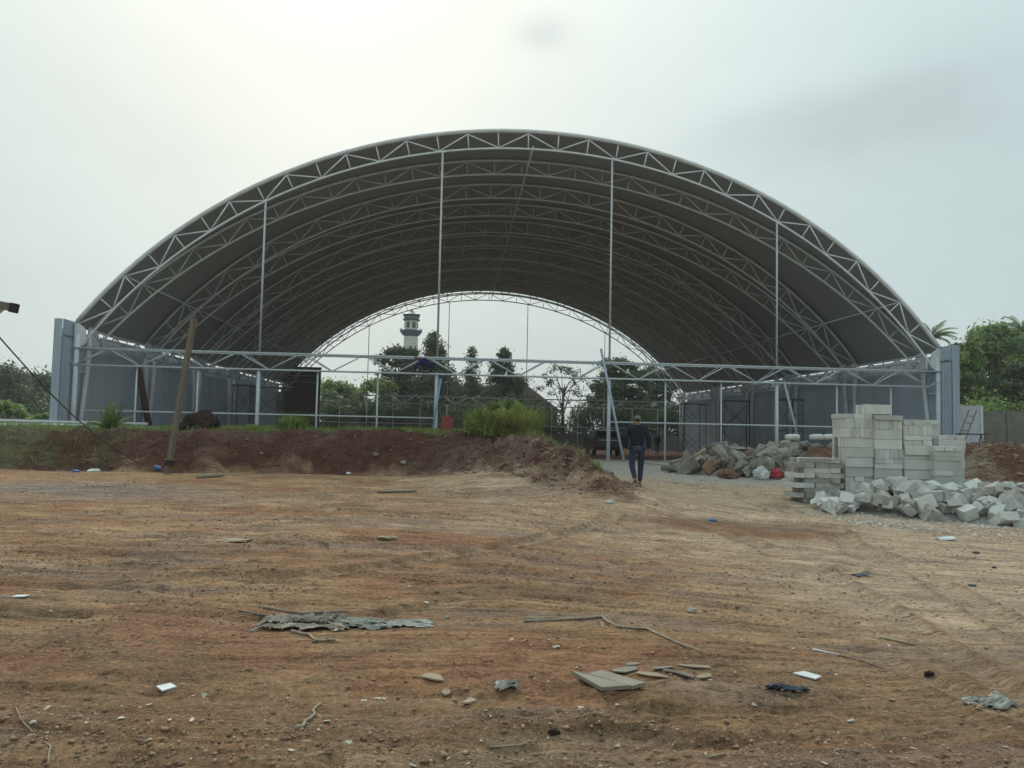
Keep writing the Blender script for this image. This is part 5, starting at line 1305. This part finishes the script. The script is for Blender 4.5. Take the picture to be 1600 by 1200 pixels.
# light chips of plaster and stone that one can pick out
chips = [(52, 1131), (73, 1109), (135, 1132), (232, 1131), (232, 1103), (266, 1126), (300, 1126), (320, 1090), (222, 1084), (190, 1124), (545, 1162), (455, 1176), (510, 1130), (497, 1142), (568, 1098), (600, 1095), (590, 1093), (965, 1171), (1430, 1171), (1570, 1168), (1290, 1196), (730, 1196), (645, 1197), (500, 935), (610, 935), (640, 917), (540, 862), (1180, 1108), (905, 1106), (965, 1105), (990, 1112), (1240, 1014), (1110, 1064), (1330, 1128), (1365, 960), (1420, 963), (800, 1000), (830, 1010), (868, 1013), (905, 1014), (855, 1000), (820, 1003), (940, 975), (665, 945), (700, 967), (330, 925), (210, 908), (80, 960), (300, 930), (1390, 1010), (870, 890), (960, 890), (330, 745), (430, 742), (455, 748), (580, 745), (620, 744), (700, 745), (180, 760), (165, 770), (350, 752), (1075, 790), (1160, 770), (1210, 780), (300, 820)]
R3 = random.Random(9); M_chip = material('pale chip', (.50, .47, .40), .9, (.38, .33, .26), 6, obj_var=.25); chipm = [chunk_mesh(k+200, 10, .6) for k in range(8)]
for m in chipm: m.materials.append(M_chip)
for i, (px, py) in enumerate(chips):
    q = gy_for(px, py); s = R3.uniform(.014, .032)*(1+q[1]*.10)
    o = bpy.data.objects.new('pale_chip', R3.choice(chipm)); C.objects.link(o); o.location = (q[0], q[1], q[2]+s*.12); o.rotation_euler = (R3.gauss(0, .2), R3.gauss(0, .2), R3.uniform(0, 6)); o.scale = (s*R3.uniform(1, 1.7), s*.9, s*.28)
    tag(o, 'small pale chip on the dirt at the %s %s' % ('left' if px < 530 else ('centre' if px < 1060 else 'right'), 'foot of the bank' if py < 800 else ('mid ground' if py < 960 else 'foreground')), 'chip', 'pale chips strewn over the dirt')
# gravel: uncountable stones and clods
def stones(name, label, n, xr, yfun, size, mat, seed, keepf=None, sink=.25):
    rs = np.random.RandomState(seed); x_ = xr[0]+(xr[1]-xr[0])*rs.rand(n); y_ = yfun(rs.rand(n))
    sc = size[0]+(size[1]-size[0])*rs.rand(n)**3
    if callable(keepf):
        k = keepf(x_, y_, rs); x_, y_, sc = x_[k], y_[k], sc[k]
    n = len(x_); z_ = terrain(x_, y_)
    base_ = np.array([(1, 0, 0), (-1, 0, 0), (0, 1, 0), (0, -1, 0), (0, 0, 1), (0, 0, -1), (.6, .6, .5), (-.6, -.6, .5)], float)[:6]
    tri = np.array([(0, 2, 4), (2, 1, 4), (1, 3, 4), (3, 0, 4), (2, 0, 5), (1, 2, 5), (3, 1, 5), (0, 3, 5)])
    a = rs.rand(n)*2*PI; ca1, sa1 = np.cos(a), np.sin(a)
    Bv = base_[None]*(.6+.8*rs.rand(n, 6, 1)); sx_ = (.7+.8*rs.rand(n))[:, None]; X_ = Bv[:, :, 0]*sx_; Y_ = Bv[:, :, 1]; Z_ = Bv[:, :, 2]*.55
    XX = X_*ca1[:, None]-Y_*sa1[:, None]; YY = X_*sa1[:, None]+Y_*ca1[:, None]
    Vv = np.stack([x_[:, None]+XX*sc[:, None], y_[:, None]+YY*sc[:, None], z_[:, None]+(Z_+.5-sink-.25)*sc[:, None]], 2).reshape(-1, 3)
    Ff = (np.arange(n)[:, None, None]*6+tri[None]).reshape(-1, 3); tn_ = np.repeat(.55+.9*rs.rand(n), 6)
    o = link(name, np_mesh(name, Vv, Ff, False, {'leafcol': np.stack([tn_]*3, 1)}), mat); tag(o, label, 'gravel', kind='stuff'); return o
M_peb = material('pale pebbles', (.50, .41, .31), .9, (.36, .27, .19), 3, attr='leafcol'); M_clod = material('soil clods', (.30, .20, .13), .95, (.23, .14, .09), 3, attr='leafcol'); M_rclod = material('red soil clods', (.125, .065, .045), .95, (.27, .20, .16), 2, attr='leafcol')
yf = lambda r_: 3.3*np.exp(r_*1.75)
def kf(x_, y_, rs): 
    return (np.abs(x_) < y_*.8+1.2) & (rs.rand(len(x_)) < .20+.8*sst(.48, .66, fbm(x_*.6, streak_v(x_, y_)*1.1, 3, 33))*(1-.6*sst(0, 4, x_)))
stones('gravel', 'fine pale gravel strewn over the bare ground', 42000, (-9, 12), yf, (.002, .013), M_peb, 1, kf)
stones('soil_crumbs', 'brown crumbs of soil on the bare ground', 110000, (-9, 12), yf, (.003, .020), M_clod, 2, kf, .2)
yf2 = lambda r_: 14+8.5*r_
stones('bank_clods', 'clods and stones on the faces of the earth banks', 26000, (-16, 4), yf2, (.010, .06), M_rclod, 3, lambda x_, y_, rs: (lambda d_: (d_ > -.5) & (d_ < 2.0) & (rs.rand(len(x_)) < .25+.75*sst(-1.2, .6, x_)))(sdist(x_, y_, MOUND)+.0*x_))
stones('berm_clods', 'stones and clods on the right hand earth bank', 5000, (8, 24), lambda r_: 17+5*r_, (.02, .08), M_clod, 4, lambda x_, y_, rs: (lambda d_: (d_ > -.3) & (d_ < 1.9))(sdist(x_, y_, BERM)))
stones('crushed_stone', 'pale crushed stone around the hall entrance', 12000, (2, 16), lambda r_: 19+15*r_, (.01, .05), M_aacd, 5, lambda x_, y_, rs: sdist(x_, y_, MOUND) < -.2)
stones('block_crumbs', 'pale crumbs in front of the tumbled blocks', 6000, (6.2, 14), lambda r_: 11+6*r_, (.008, .05), M_aac, 6, lambda x_, y_, rs: rs.rand(len(x_)) < np.exp(-(((x_-9.8)/3.2)**2+((y_-13.6)/2.0)**2)**2))
hz = MB().box((0, 300, 13.5), (860, 1220, 31)); ho = link('haze', hz.mesh('haze'), None); tag(ho, kind='stuff')
hm2 = bpy.data.materials.new('humid air'); hm2.use_nodes = True; ht_ = hm2.node_tree; ht_.nodes.remove(ht_.nodes['Principled BSDF'])
pv = ht_.nodes.new('ShaderNodeVolumePrincipled'); pv.inputs['Density'].default_value = .0007; pv.inputs['Color'].default_value = (.95, .96, .97, 1); pv.inputs['Anisotropy'].default_value = .3
ht_.links.new(pv.outputs[0], ht_.nodes['Material Output'].inputs['Volume']); ho.data.materials.append(hm2)
print('blocks', NBLK[0], 'ground verts', len(V), 'NP', NP, 'objects', len(bpy.data.objects))
